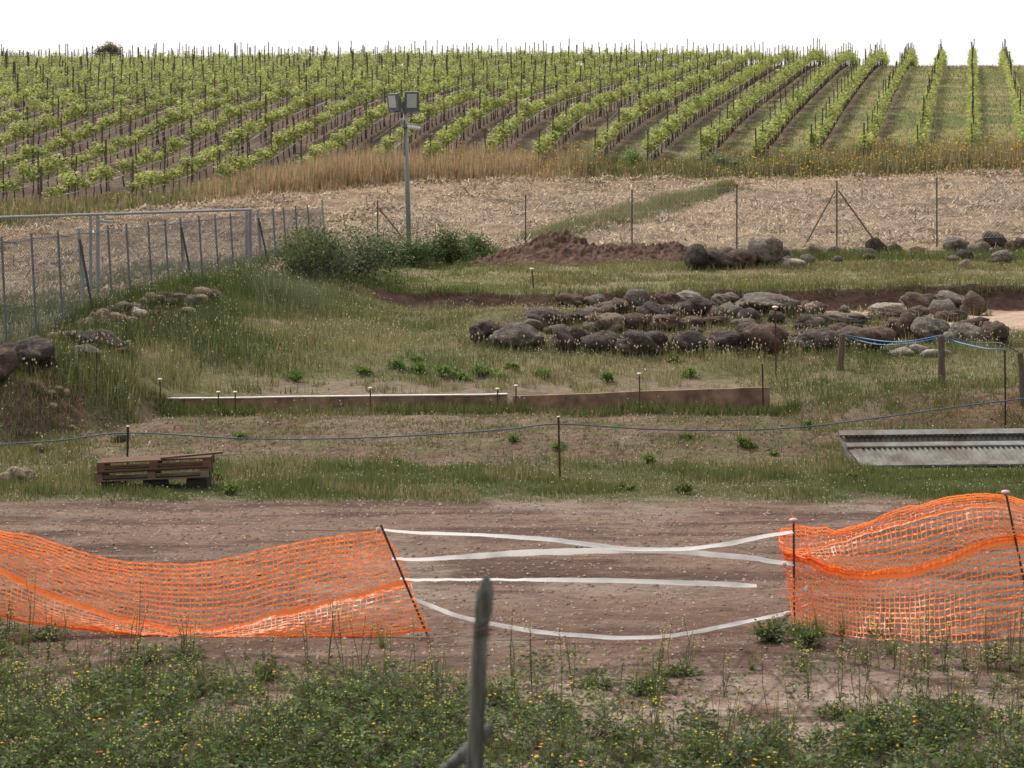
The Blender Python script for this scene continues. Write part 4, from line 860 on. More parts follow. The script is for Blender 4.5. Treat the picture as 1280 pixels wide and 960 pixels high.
# ------------------------------------------------------------------ floodlight mast
def mast():
    Y = 80.; s = Y/F; x, _, _ = P(512, 320, Y); z0 = hz(x, Y); r = empty('floodlight_mast', (x, Y, z0)); tag(r, 'tall grey metal mast with two floodlights and white camera', 'floodlight mast')
    def q(u, v, dy=0): p = P(u, v, Y+dy); return (p[0]-x, dy, p[2]-z0)
    b = MB(); b.tube([q(512, 325), q(508, 200), q(506.2, 128)], [.085, .075, .065], 12); b.build('pole', M['pole'], r, True)
    b = MB(); b.tube([q(505.5, 150, -.1), q(505.5, 195, -.1)], .022, 6); b.build('cable_conduit', M['galvdark'], r)
    b = MB(); c = q(517, 324); b.box((c[0], 0, .1), (.75, .7, .32)); b.build('concrete_base', M['concrete'], r)
    b = MB(); b.tube([q(488, 139, -.08), q(522, 140, -.08)], .03, 8); b.tube([q(504, 127, -.06), q(504, 141, -.06)], .05, 8); b.build('crossarm', M['galv'], r)
    for (cu, cv, w, h, rz) in ((491.5, 128, 13, 20, -.75), (514.5, 127, 17, 23, .12)):
        e = empty('floodlight'); e.parent = r; c = q(cu, cv, -.15); e.location = c; e.rotation_euler = (.15, 0, rz)
        W = w*s/max(.5, abs(math.cos(rz)))*1.05; Hh = h*s*1.08
        b = MB(); b.box((0, .03, 0), (W, .12, Hh)); b.box((0, .12, 0), (W*.7, .1, Hh*.7))
        for i in range(5): b.box((-W*.28+i*W*.14, .2, 0), (.015, .07, Hh*.6))
        for sx in (-1, 1): b.box((sx*(W/2+.012), .05, -Hh*.2), (.012, .05, Hh*.75))
        b.box((0, .05, -Hh*.58), (W+.036, .05, .014)); b.build('housing', M['housing'], e)
        b = MB(); b.box((0, -.037, .03), (W*.68, .014, Hh*.7)); b.build('glass_panel', M['lens'], e)
    e = empty('camera'); e.parent = r; e.location = q(507, 158, -.14)
    b = MB(); b.tube([(.02, -.02, 0), (.2, -.02, -.01), (.46, -.05, -.06), (.5, -.05, -.07)], [.06, .085, .07, .05], 10); b.tube([(.0, .14, .06), (.06, .0, .06)], .03, 6); b.box((.28, -.03, .075), (.5, .17, .014), 0, .12); b.build('camera_body', M['white'], e, True)
    b = MB(); b.tube([(-.03, -.09, -.01), (0, 0, 0)], [.075, .085], 12); b.build('camera_dome', M['housing'], e, True)
    b = MB(); b.box((-.12, 0, .12), (.12, .1, .16)); b.build('junction_box', M['galv'], e)
mast()

# ------------------------------------------------------------------ fences
def mesh_wires(mb, A, B, z0f, z1f, step, r, diag=True, n=3):
    """diamond wire mesh between ground line points A and B"""
    A, B = np.array(A), np.array(B); L = np.linalg.norm(B-A); d = (B-A)/L
    def pnt(s, t): p = A+d*s; a, b = z0f(s), z1f(s); return (p[0], p[1], a+(b-a)*t)
    h = z1f(0)-z0f(0)
    if diag:
        s = -h
        while s < L:
            for sg in (1, -1):
                a, b = (s, s+h); t0, t1 = (0, 1) if sg > 0 else (1, 0)
                ca, cb = max(0, a), min(L, b)
                if cb > ca:
                    f = lambda q: t0+(t1-t0)*(q-a)/h
                    mb.tube([pnt(ca, f(ca)), pnt(cb, f(cb))], r, n, False)
            s += step
    else:
        for t in np.linspace(0, 1, 8): mb.tube([pnt(s, t) for s in np.linspace(0, L, 12)], r, n, False)
def wire_fence():
    Y = 80.; A = P(472, 320, Y); r = empty('wire_fence', (A[0], Y, hz(A[0], Y))); tag(r, 'rusty-post wire mesh fence between straw field and stones', 'fence')
    ox, oy, oz = r.location
    tops = [(472, 250), (657, 243), (790, 237), (921, 230), (1046, 226), (1171, 222), (1300, 218)]; X = []; Z = []
    for u, v in tops:
        p = P(u, v, Y); X.append(p[0]); Z.append(p[2]); z = hz(p[0], Y)
        b = MB(); b.box((p[0]-ox, 0, (p[2]+z-.3)/2-oz), (.045, .045, p[2]-z+.3)); b.build('post', M['fencepost'], r)
    for (u0, v0, u1, v1) in ((475, 262, 523, 321), (1044, 238, 1005, 309), (1048, 238, 1096, 305)):
        a = P(u0, v0, Y-.05); c = P(u1, v1, Y-.35); b = MB(); b.tube([(a[0]-ox, -.05, a[2]-oz), (c[0]-ox, -.35, c[2]-oz)], .028, 5); b.build('brace', M['fencepost'], r)
    b = MB(); X = np.array(X)-ox; Z = np.array(Z)-oz
    f1 = lambda s: float(np.interp(s, X-X[0], Z))-.1; f0 = lambda s: f1(s)-1.95
    for t in (0, .33, .66, 1.): b.tube([(s, .03, f0(s)+(f1(s)-f0(s))*t) for s in np.linspace(0, X[-1], 30)], .004, 3, False)
    mesh_wires(b, (0, .03), (X[-1], .03), f0, f1, .12, .0022); b.build('wire_mesh', M['wire'], r)
wire_fence()
def grey_fence():
    def at(Y): return -10.32+.1025*(Y-49)
    pu = [8, 45, 78, 104, 140, 163, 190, 211, 230, 253, 273, 292, 312, 326, 345, 358, 373, 388, 406]
    tv = [296, 291, 286, 282, 278, 276, 274, 272, 270, 268, 267, 264, 262, 259, 258, 257, 256, 254, 250]
    r = empty('paling_fence', (-10.32, 49, 1.5)); tag(r, 'grey metal fence of close-set posts running away up the left side', 'fence')
    ox, oy, oz = r.location; tops = []
    yl = [46.2, 47.6]+[15.34/(.1025+(640-u)/3000) for u in pu]
    for i, Y in enumerate(yl):
        x = at(Y); z1 = 3.74+.001*(Y-49)+(.12 if i == len(yl)-1 else 0); z0 = hz(x, Y)-.25; thick = i in (5, 14, 15, 20)
        b = MB(); w = .06 if thick else .042; dx = -.1; b.tube([(x-ox+.03, Y-oy, z0-oz), (x+dx-ox, Y-oy, z1-oz)], w*.62 if thick else w*.6, 4 if not thick else 6); b.build('post', M['galv'] if thick else M['galvdark'], r)
        tops.append((x+dx*.9, Y, z1-.1))
        if i in (5, 10, 15): # dark braces with a pale companion post
            b = MB(); b.tube([(x-ox-.06, Y-oy-.08, z1-.25-oz), (x-ox+.3, Y-oy-.4, z0+.3-oz)], .028, 4); b.build('brace', M['angle'], r)
            b = MB(); b.tube([(x-ox+.02, Y-oy-.06, z0-oz), (x-ox-.01, Y-oy-.06, z1-.38-oz)], .03, 6); b.build('post', M['galv'], r)
    b = MB()
    for q in (0, .32, .64, .95):
        pts = []
        for i in range(len(tops)-1):
            a, c = np.array(tops[i]), np.array(tops[i+1])
            for t in (0, .5): m = a+(c-a)*t; g = hz(m[0], m[1])+.08; pts.append((m[0]-ox, m[1]-oy, m[2]-(m[2]-g)*q-oz-.05*math.sin(t*math.pi)))
        b.tube(pts, .011 if q == 0 else .005, 4, False)
    b.build('rail_wire', M['galvdark'], r)
    b = MB(); A = (tops[0][0]-ox, tops[0][1]-oy); B = (tops[-1][0]-ox, tops[-1][1]-oy); L = math.dist(A, B)
    g = [hz(tops[0][0]+(tops[-1][0]-tops[0][0])*t, tops[0][1]+(tops[-1][1]-tops[0][1])*t) for t in np.linspace(0, 1, 30)]
    f0 = lambda s: float(np.interp(s/L, np.linspace(0, 1, 30), g))-oz+.05
    mesh_wires(b, A, B, f0, lambda s: 3.64-oz, .1, .003); b.build('wire_mesh', M['galvdark'], r)
    # far side of the enclosure
    A = np.array(P(-40, 273, 63.5)); B = np.array(P(313, 262, 73.)); r = empty('railed_fence', tuple(A)); tag(r, 'grey tube-railed mesh panel fence crossing behind the close-set posts', 'fence')
    def lp(t, z): p = A+(B-A)*t; return (p[0]-A[0], p[1]-A[1], z-A[2])
    b = MB(); b.tube([lp(0, A[2]), lp(1, B[2])], .04, 8); b.build('top_rail', M['galv'], r)
    b = MB(); b.tube([lp(0, P(0, 381, 63.5)[2]), lp(.84, P(255, 373, 71.3)[2]), lp(1, P(300, 372, 72.6)[2])], .032, 8); b.build('bottom_rail', M['galv'], r)
    for t in (.40, .425, .985, 1.0):
        p = A+(B-A)*t; b = MB(); b.tube([lp(t, hz(p[0], p[1])-.2), lp(t, p[2]+.02)], .055 if t in (.425, 1.0) else .045, 8); b.build('post', M['galv'], r)
    b = MB(); L = math.dist(A[:2], B[:2]); mesh_wires(b, (0, 0), (B[0]-A[0], B[1]-A[1]), lambda s: 1.35-A[2], lambda s: -.05, .11, .003); b.build('wire_mesh', M['galvdark'], r)
grey_fence()

# near fence: blurred post with brace and rusty mesh
def near_fence():
    Y = 7.; r = empty('wooden_fence_post', (P(600, 960, Y)[0], Y, hz(0, 7))); tag(r, 'weathered grey-green pointed wooden post close to the camera', 'fence post')
    ox, oy, oz = r.location; b = MB()
    prof = [(588, 1250, 11.5), (590, 1100, 11), (593, 960, 10.5), (595.5, 900, 10.5), (598, 850, 10.3), (600, 815, 10), (601.5, 790, 9.6), (603, 772, 9.4), (604.5, 765, 11), (605.5, 752, 11.6), (606.5, 742, 11), (607.5, 733, 8), (607.5, 726, 5.5), (607.5, 720, 3.5), (607.5, 718.5, 1)]
    pts, rr = [], []
    for u, v, w in prof: p = P(u, v, Y); pts.append((p[0]-ox, 0, p[2]-oz)); rr.append(w*Y/F)
    pts = [tuple(p) for p in pts]
    n = 12; P0 = len(b.v); b.tube(pts, rr, n)
    b.v = [(x+.0025*math.sin(z*90+x*300), y, z) for x, y, z in b.v]
    b.build('post', M['greywood'], r, True)
    b = MB(); a = P(614, 910, 7.1); c = P(400, 1110, 7.1); b.tube([(a[0]-ox+.004, .1, a[2]-oz+.01), (a[0]-ox, .1, a[2]-oz), (c[0]-ox, .08, c[2]-oz)], [.006, .019, .022], 10); b.build('brace', M['greywood'], r, True)
    b = MB(); p = P(602, 800, Y)
    for dz in (0, .012, .03): b.tube([(p[0]-ox+math.cos(g)*.026, math.sin(g)*.026, p[2]-oz+dz+.004*g) for g in np.linspace(0, 6.28, 13)], .0022, 4, False)
    b.build('wire_tie', M['rustwire'], r)
    r2 = empty('mesh_fence', (-2.4, 7.05, 2.4)); tag(r2, 'rusty wide-meshed wire fence, blurred, crossing the bottom of the view', 'fence')
    b = MB(); rr = random.Random(3); h = 1.5; st = .155; N_ = int(4.8/st); rows = int(h/(st*.55))+1
    def nd(i, j): x = i*st+(j % 2)*st/2; return (x+rr.uniform(-.014, .014), rr.uniform(-.03, .03), 1.46-j*st*.55-.12*math.sin((x+.2)*1.9)**2+rr.uniform(-.012, .012))
    G = {(i, j): nd(i, j) for i in range(-1, N_+1) for j in range(rows)}
    for i in range(N_):
        for j in range(rows-1):
            o = j % 2; b.tube([G[i, j], G[i-1+o, j+1]], .0019, 4, False); b.tube([G[i, j], G[i+o, j+1]], .0019, 4, False)
    b.build('wire_mesh', M['rustwire'], r2)
    b = MB()
    for j in (0, 8, 16):
        if j < rows: b.tube([G[i, j] for i in range(N_)], .0026, 4, False)
    b.build('line_wire', M['rustwire'], r2)
near_fence()

# ------------------------------------------------------------------ orange netting
def smooth_curve(pts, n):
    pts = np.array(pts, float); t = np.linspace(0, len(pts)-1, n); i = np.clip(t.astype(int), 0, len(pts)-2); f = (t-i)[:, None]
    p0 = pts[np.clip(i-1, 0, None)]; p1 = pts[i]; p2 = pts[i+1]; p3 = pts[np.clip(i+2, None, len(pts)-1)]
    return .5*((2*p1)+(-p0+p2)*f+(2*p0-5*p1+4*p2-p3)*f*f+(-p0+3*p1-3*p2+p3)*f**3)
def lift(uv, Y, zmin=.012):
    Y = np.minimum(Y, np.where(uv[:, 1] > HV+50, (ZC-zmin)*F/(uv[:, 1]-HV), 1e9))
    return np.stack([(uv[:, 0]-CU)*Y/F, Y, ZC-(uv[:, 1]-HV)*Y/F], 1)
def netting(name, label, curves, depths, counts, bands, ncols, seed, vwide=.0085, crumple=0):
    n = 220; C3 = []
    for c, Y in zip(curves, depths): C3.append(lift(smooth_curve(c, n), np.full(n, Y)))
    r = np.random.default_rng(seed); rows = []
    for k in range(len(C3)-1):
        m = counts[k]
        for j in range(m):
            t = j/m; rows.append(C3[k]*(1-t)+C3[k+1]*t+np.array([0, 1, 0])*(-.12*math.sin(t*math.pi)*(1 if k % 2 else -.6)))
    rows.append(C3[-1]); R = np.array(rows)               # (rows, n, 3)
    sx = np.arange(n)/n; nr = len(R)
    for i in range(nr):
        R[i, :, 1] += .03*(fbm(sx*30, np.full(n, i*.35), seed)-.5)*2
        R[i, :, 2] += .022*(fbm(sx*22+5, np.full(n, i*.3), seed+3)-.5)*2+r.normal(0, .0015, n)
        R[i, :, 0] += .025*(fbm(sx*16+9, np.full(n, i*.3), seed+5)-.5)*2
    R[:, :, 2] = np.maximum(R[:, :, 2], .006)
    base = R[-1, n//2].copy(); base[2] = 0; base = base.round(3)
    root = empty(name, tuple(base)); tag(root, label, 'barrier netting')
    R = R-base
    g = np.gradient(R, axis=0); g /= (np.linalg.norm(g, axis=2)[:, :, None]+1e-9)
    b = MB()
    def ribbon(mb, L, D, w):
        m = len(L); tw = .45*np.sin(np.arange(m)*.9+r.uniform(0, 6)); off = np.array([0, 1, 0])
        A = L-D*w/2+off*(tw*w/2)[:, None]; B = L+D*w/2-off*(tw*w/2)[:, None]
        mb.add(np.concatenate([A, B]), [(i, i+1, m+i+1, m+i) for i in range(m-1)])
    for i in range(nr): ribbon(b, R[i], g[i], .0205*r.uniform(.85, 1.2))
    cols = np.linspace(0, n-1, ncols); tang = np.gradient(R, axis=1); tang /= np.linalg.norm(tang, axis=2)[:, :, None]
    fine = np.linspace(0, nr-1, nr*2-1)
    for c in cols:
        i = int(c); L = R[:, i]; b.add(np.concatenate([L-tang[:, i]*vwide/2+[0, -.003, 0], L+tang[:, i]*vwide/2+[0, -.003, 0]]), [(k, k+1, nr+k+1, nr+k) for k in range(nr-1)])
    if crumple:
        for _ in range(crumple):
            i = r.integers(0, nr-2); j = r.integers(0, 26); p = R[i, j]; q = p+r.normal(0, .05, 3); q2 = q+r.normal(0, .05, 3); b.tube([p, q, q2], .004, 3, False)
    b.build('strands', M['net'], root)
    acc = np.cumsum([0]+list(counts))
    for k, w in bands:
        mb = MB(); i = acc[k]; m = n; prof = w*np.ones(n); prof *= .8+.25*fbm(sx*9, sx*0+k, seed+9)
        D = g[min(i, nr-1)]; L = R[i]+np.array([0, -.006, 0])
        rowsb = [L+D*(prof*q)[:, None]+np.array([0, 1, 0])*(.01*math.cos(q*6)) for q in (-.5, -.17, .17, .5)]
        V = np.concatenate(rowsb); mb.add(V, [(a*m+j, a*m+j+1, (a+1)*m+j+1, (a+1)*m+j) for a in range(3) for j in range(m-1)]); mb.build('solid_band', M['band'], root, True)
    return root
Lt = [(-150, 640), (-60, 652), (0, 663), (50, 673), (100, 690), (150, 702), (195, 706), (250, 703), (300, 696), (350, 684), (400, 674), (440, 669), (480, 664)]
Lb = [(-150, 680), (-60, 690), (0, 714), (50, 738), (100, 758), (150, 773), (200, 783), (250, 788), (300, 782), (350, 769), (400, 757), (450, 745), (515, 728)]
Lf = [(-150, 762), (-60, 764), (0, 770), (50, 780), (100, 786), (150, 792), (200, 795), (250, 797), (300, 797), (350, 797), (400, 797), (450, 796), (536, 786)]
netting('barrier_net', 'long sagging orange plastic netting from the left edge to the leaning bare stake', [Lt, Lb, Lf], [27.1, 26.9, 26.6], [13, 10], [(1, .1), (2, .04)], 88, 31, crumple=60)
Rt = [(976, 661), (1000, 659), (1025, 660), (1050, 662), (1075, 656), (1100, 645), (1130, 635), (1160, 628), (1190, 621), (1220, 618), (1250, 618), (1290, 628), (1360, 640)]
R1 = [(973, 682), (1000, 686), (1025, 684), (1050, 677), (1075, 668), (1100, 662), (1130, 653), (1160, 645), (1190, 638), (1220, 633), (1250, 634), (1290, 643), (1360, 655)]
R2 = [(980, 692), (1010, 700), (1033, 711), (1055, 717), (1075, 719), (1100, 719), (1130, 716), (1160, 709), (1190, 698), (1220, 686), (1250, 677), (1290, 673), (1360, 670)]
Rf = [(992, 778), (1010, 783), (1030, 788), (1055, 793), (1075, 796), (1100, 799), (1130, 801), (1160, 803), (1190, 803), (1220, 801), (1250, 797), (1290, 790), (1360, 780)]
netting('barrier_net', 'billowing orange plastic netting tied between two capped stakes at the right edge', [Rt, R1, R2, Rf], [27.5, 27.4, 27.2, 26.7], [5, 8, 13], [(1, .05), (2, .11)], 58, 47, crumple=90)

def stake(u0, v0, u1, v1, label, capm=None, capr=.05, r=.011, Y=None, group=None, m='rust', name='metal_stake', knob=0):
    Y = Y or groundY(u1, v1); b = P(u1, v1, Y); t = P(u0, v0, Y); z = hz(b[0], Y)
    root = empty(name, (b[0], Y, z)); tag(root, label, 'stake', group)
    tt = (t[0]-b[0], 0, t[2]-z); mb = MB(); L = math.hypot(tt[0], tt[2])
    mb.tube([(-tt[0]*.15, 0, -tt[2]*.15), tt], r, 7)
    for k in range(1, int(L/.035)): q = k*.035/L; mb.tube([(tt[0]*q, 0, tt[2]*q), (tt[0]*(q+.008/L), 0, tt[2]*q+.008)], r*1.22, 6) if r > .009 and Y < 30 else None
    mb.build('rod', M[m], root)
    if capm:
        c = MB(); pr = [(-.9, .35), (-.35, .4), (-.3, .95), (0, 1.), (.25, .85), (.42, .5), (.48, .1)]
        c.tube([(tt[0], 0, tt[2]+a*capr*.9) for a, _ in pr], [capr*q for _, q in pr], 14); c.build('cap', M[capm], root, True)
    return root
stake(476, 656, 534, 791, 'bare leaning dark rebar stake holding right end of the sagging net', Y=26.75, r=.0125)
stake(992, 650, 993, 783, 'upright rusty stake with pink mushroom cap beside the tape ends', 'cap', .052, Y=27.1, r=.0125)
stake(1257, 615, 1292, 778, 'leaning rusty stake with pink cap near the right edge', 'cap', .055, Y=27.2, r=.0125)
gS = 'capped stakes along the concrete border'
for a in [(134, 471, 135, 500, 'dark capped stake at the left end of the concrete border'), (200, 474, 201, 512, 'capped stake with orange neck, second from left border end'),
          (273, 490, 273, 514, 'short capped stake third from left along the border'), (294, 490, 294, 514, 'short capped stake fourth from left along the border'),
          (463, 485, 463, 512, 'short rusty stake midway along the pale-topped border'), (622, 486, 622, 512, 'rusty capped stake at the right end of the pale-topped border'),
          (645, 482, 645, 512, 'capped stake at left end of the second border piece'), (799, 467, 800, 506, 'tall capped stake midway along the second border piece')]:
    Yb = 48.35 if a[0] > 150 else 49.3
    stake(*a, 'capwhite', .05, .014, Yb, gS)
stake(953, 455, 954, 497, 'dark bare stake at the right end of the border', Y=48.6, r=.016, m='black')
stake(121, 440, 121, 492, 'tall thin dark rod in grass left of the border', r=.012, m='black')
stake(969, 384, 970, 470, 'tallest rusty stake with pale cap in front of boulders', 'capwhite', .07, .016)
stake(665, 336, 667, 374, 'rusty stake with pale cap at foot of the soil heap', 'capwhite', .07, .02, Y=68)
stake(160, 533, 159, 590, 'dark stake with blue-white top holding the rope behind the pallets', 'capwhite', .03, .018, m='black')
stake(698, 521, 700, 600, 'dark rusty stake holding the blue rope at centre of the furrowed field', 'capwhite', .03, .018)
stake(1256, 438, 1257, 528, 'thin black stake before the right-hand soil bank', None, r=.018, Y=46.2, m='black')

def wpost(u0, v0, u1, v1, w, label):
    Y = groundY(u1, v1); b = P(u1, v1, Y); t = P(u0, v0, Y); z = hz(b[0], Y)
    mb = MB(); dx = t[0]-b[0]; L = t[2]-z; r = w*Y/F/2
    mb.tube([(-.2*dx, 0, -.3), (dx*.3, 0, L*.3), (dx*.7+.01, 0, L*.7), (dx, 0, L-.03), (dx, 0, L)], [r*1.05, r*1.05, r*.95, r*.95, r*.7], 9)
    o = mb.build('wooden_post', M['brownwood'], smooth=False); o.location = (b[0], Y, z); tag(o, label, 'post'); return Y
YA = wpost(1053, 417, 1050, 462, 8, 'short leaning wooden post at left end of the bright blue rope')
YB = wpost(1176, 419, 1177, 480, 9, 'wooden post in the grass with two blue ropes tied on top')
YC = wpost(1275, 440, 1279, 506, 8, 'wooden post cut by the right edge above the soil bank')

def rope(pts, r, m, label, Yf=None):
    c = smooth_curve([p[:2] for p in pts], 80); Y = smooth_curve([(p[2], 0) for p in pts], 80)[:, 0]
    V = np.stack([(c[:, 0]-CU)*Y/F, Y, ZC-(c[:, 1]-HV)*Y/F], 1); base = V[0].copy()
    mb = MB(); mb.tube([tuple(p-base) for p in V], r, 6); o = mb.build('rope', M[m], smooth=True); o.location = tuple(base); tag(o, label, 'rope')
rope([(-60, 566, 42.6), (0, 556, 42.6), (80, 550, 42.6), (160, 541, 42.5), (300, 548, 42.6), (430, 548, 42.6), (560, 542, 42.6), (640, 536, 42.6), (698, 530, 42.6), (800, 536, 43.5), (900, 538, 44.3), (1000, 534, 44.8), (1100, 522, 45.5), (1200, 508, 46), (1257, 501, 46.1), (1300, 496, 46.1)], .013, 'rope', 'long thin blue-grey rope strung across the furrowed field')
rope([(1053, 418, YA), (1080, 423, YA+.0), (1110, 427, (YA+YB)/2), (1140, 426, YB), (1177, 419, YB)], .013, 'ropelight', 'upper bright blue rope between the two wooden posts')
rope([(1053, 418, YA), (1075, 426, YA), (1105, 431, (YA+YB)/2), (1145, 428, YB), (1177, 421, YB)], .011, 'ropelight', 'second bright blue rope sagging just below the upper one')
rope([(1177, 419, YB), (1195, 427, YB), (1215, 432, (YB+46.2)/2), (1235, 436, 46.4), (1257, 437, 46.2)], .013, 'ropelight', 'pale blue rope from middle wooden post down to black stake')
rope([(1177, 421, YB), (1220, 428, YB), (1250, 429, YC), (1276, 428+14, YC)], .01, 'rope', 'thin dark blue rope from middle wooden post to the right edge post')

def tape(pts, label, wd, n=110):
    c = smooth_curve([p[:2] for p in pts], n); w = smooth_curve([(p[2], 0) for p in pts], n)[:, 0]; ii = np.arange(n); c[:, 1] += (fbm(ii*.11, ii*0, int(pts[0][1]))-.5)*2.4; w = w*(.6+.46*fbm(ii*.22, ii*0+3, int(pts[0][1])+5)); t = np.linspace(0, 1, n)
    Y = np.minimum(26.75+(27.1-26.75)*t, 5.265*F/(c[:, 1]-HV)); px = Y/F; V = np.stack([(c[:, 0]-CU)*px, Y, ZC-(c[:, 1]-HV)*px], 1); V[:, 2] = np.maximum(V[:, 2], .03); base = V[0].copy(); V = V-base
    hw = np.clip(w*px/2, .004, None); ph = np.arccos(np.clip(hw/(wd/2), 0, 1)); A = V+np.stack([0*hw, np.sin(ph)*wd/2, hw], 1); B = V-np.stack([0*hw, np.sin(ph)*wd/2, hw], 1)
    mb = MB(); mb.add(np.concatenate([A, (A+B)/2+[0, .004, 0], B]), [(i, i+1, n+i+1, n+i) for i in range(n-1)]+[(n+i, n+i+1, 2*n+i+1, 2*n+i) for i in range(n-1)])
    o = mb.build('barrier_tape', M['tape'], smooth=True); o.location = tuple(base); tag(o, label, 'barrier tape')
tape([(480, 662, 2), (520, 666, 3.5), (600, 669, 4), (680, 674, 6), (730, 680, 7), (780, 686, 5), (850, 686, 4), (910, 680, 6), (950, 672, 5), (992, 664, 3)], 'top white tape dipping in the middle between the two nets', .06)
tape([(490, 698, 2), (530, 699, 4), (600, 694, 8), (680, 690, 9), (760, 688, 9), (830, 689, 7), (900, 694, 7), (950, 699, 6), (992, 705, 5)], 'second white tape arching upward between the nets', .062)
tape([(500, 723, 1.5), (530, 725, 2.5), (580, 724, 1.8), (640, 724.5, 2), (690, 725, 5), (760, 725, 6), (850, 728, 8), (920, 731, 7), (946, 732, 3)], 'third, nearly level white tape ending short of the right stake', .062)
tape([(514, 748, 4), (540, 758, 7), (580, 772, 6), (640, 785, 6), (700, 793, 6), (770, 797, 5), (840, 794, 5), (900, 784, 5), (950, 774, 4), (992, 765, 5)], 'lowest white tape sagging almost to the ground', .05)
def knots():
    for (u, v, s, l) in [(980, 705, .05, 'knotted tape end tied halfway up the capped stake'), (984, 768, .06, 'folded tape end near the foot of the capped stake'), (473, 662, .045, 'knotted tape at the top of the leaning bare stake'), (1007, 737, .05, 'small knotted white tape on the right net')]:
        p = P(u, v, 27.0 if u > 900 else 26.7); me = rock_mesh(int(u), 2, .6); me.materials.append(M['knot']); o = new_obj('tape_knot', me); o.location = p; o.scale = (s*1.3, s*.7, s*1.4); o.rotation_euler = (0, .5, 0); tag(o, l, 'tape knot')
knots()

# ------------------------------------------------------------------ concrete border
def border(u0, u1, vt0, vt1, top, label, hb=.42):
    Y = 48.75; n = 40; us = np.linspace(u0, u1, n); vt = np.interp(us, [u0, u1], [vt0, vt1]); x = (us-CU)*Y/F; z = ZC-(vt-HV)*Y/F; z += (fbm(x*.7, x*0, 7)-.5)*.03
    r = empty('border_wall', (float(x[0]), Y, 0)); tag(r, label, 'border wall'); mb = MB(); V = []
    for i in range(n): V += [(x[i]-x[0], -.05, z[i]-hb-.3), (x[i]-x[0], -.05, z[i]), (x[i]-x[0], .06, z[i]), (x[i]-x[0], .06, z[i]-hb-.3)]
    fs = [(4*i+a, 4*i+4+a, 4*i+4+(a+1) % 4, 4*i+(a+1) % 4) for i in range(n-1) for a in range(4)]+[(0, 1, 2, 3), (4*n-1, 4*n-2, 4*n-3, 4*n-4)]; mb.add(V, fs); mb.build('wall_body', M['plaster'], r)
    if top:
        mb = MB(); V = []
        for i in range(n): V += [(x[i]-x[0], -.065, z[i]+.002), (x[i]-x[0], -.065, z[i]+.022), (x[i]-x[0], .075, z[i]+.022), (x[i]-x[0], .075, z[i]+.002)]
        mb.add(V, fs); mb.build('top_edge', M['border_top'], r)
border(132, 634, 500, 493, True, 'low reddish concrete border with a thin pale top edge'); border(641, 962, 494.5, 484, False, 'low reddish concrete border without pale edge, right piece', .5)

# ------------------------------------------------------------------ pallets and sheet metal
def pallets():
    Y = groundY(195, 612)+.35; s = Y/F; x0 = (195-CU)*s; z0 = hz(x0, Y); W = 141*s; D = .62
    b = MB()
    for dx in (-.38, 0, .38): b.box((dx*W, 0, .05), (.34, D*.9, .2))
    o = b.build('timber_blocks', M['beam']); o.location = (x0, Y, z0); tag(o, 'dark timbers under the stacked pallets', 'timber')
    zb = .15
    for k, (m, lab) in enumerate((('pallet_grey', 'lower greyish wooden pallet lying on dark timbers'), ('pallet', 'upper reddish wooden pallet of the stack'))):
        r = empty('pallet', (x0+(.01 if k else -.02), Y-(.03 if k else 0), z0+zb+k*.165), .02 if k else -.01); r.rotation_euler[1] = -.045; tag(r, lab, 'pallet')
        b = MB()
        for j in range(6): b.box((0, -D/2+.045+j*(D-.09)/5, .142), (W, .08, .022))
        b.build('top_boards', M[m], r)
        b = MB()
        for j in (-.44, 0, .44): b.box((0, j*D, .012), (W, .11, .022))
        b.build('bottom_boards', M['pallet_grey' if not k else 'pallet'], r)
        for dx in (-.465, 0, .465):
            for j in (-.44, 0, .44): b = MB(); b.box((dx*W, j*D, .077), (.13, .105, .107)); b.build('block', M[m], r)
        b = MB()
        for j in (-.47, ): b.box((0, j*D-.012, .085), (W*.86, .02, .026)); b.box((0, j*D-.01, .055), (W*.86, .02, .018))
        b.build('side_slats', M[m], r)
    b = MB(); b.box((0, 0, 0), (1.0, .09, .03)); o = b.build('loose_plank', M['pallet']); o.location = (x0+.62, Y-.3, z0+zb+.39); o.rotation_euler = (0, -.09, .03); tag(o, 'loose plank lying across right end of the pallet stack', 'plank')
pallets()
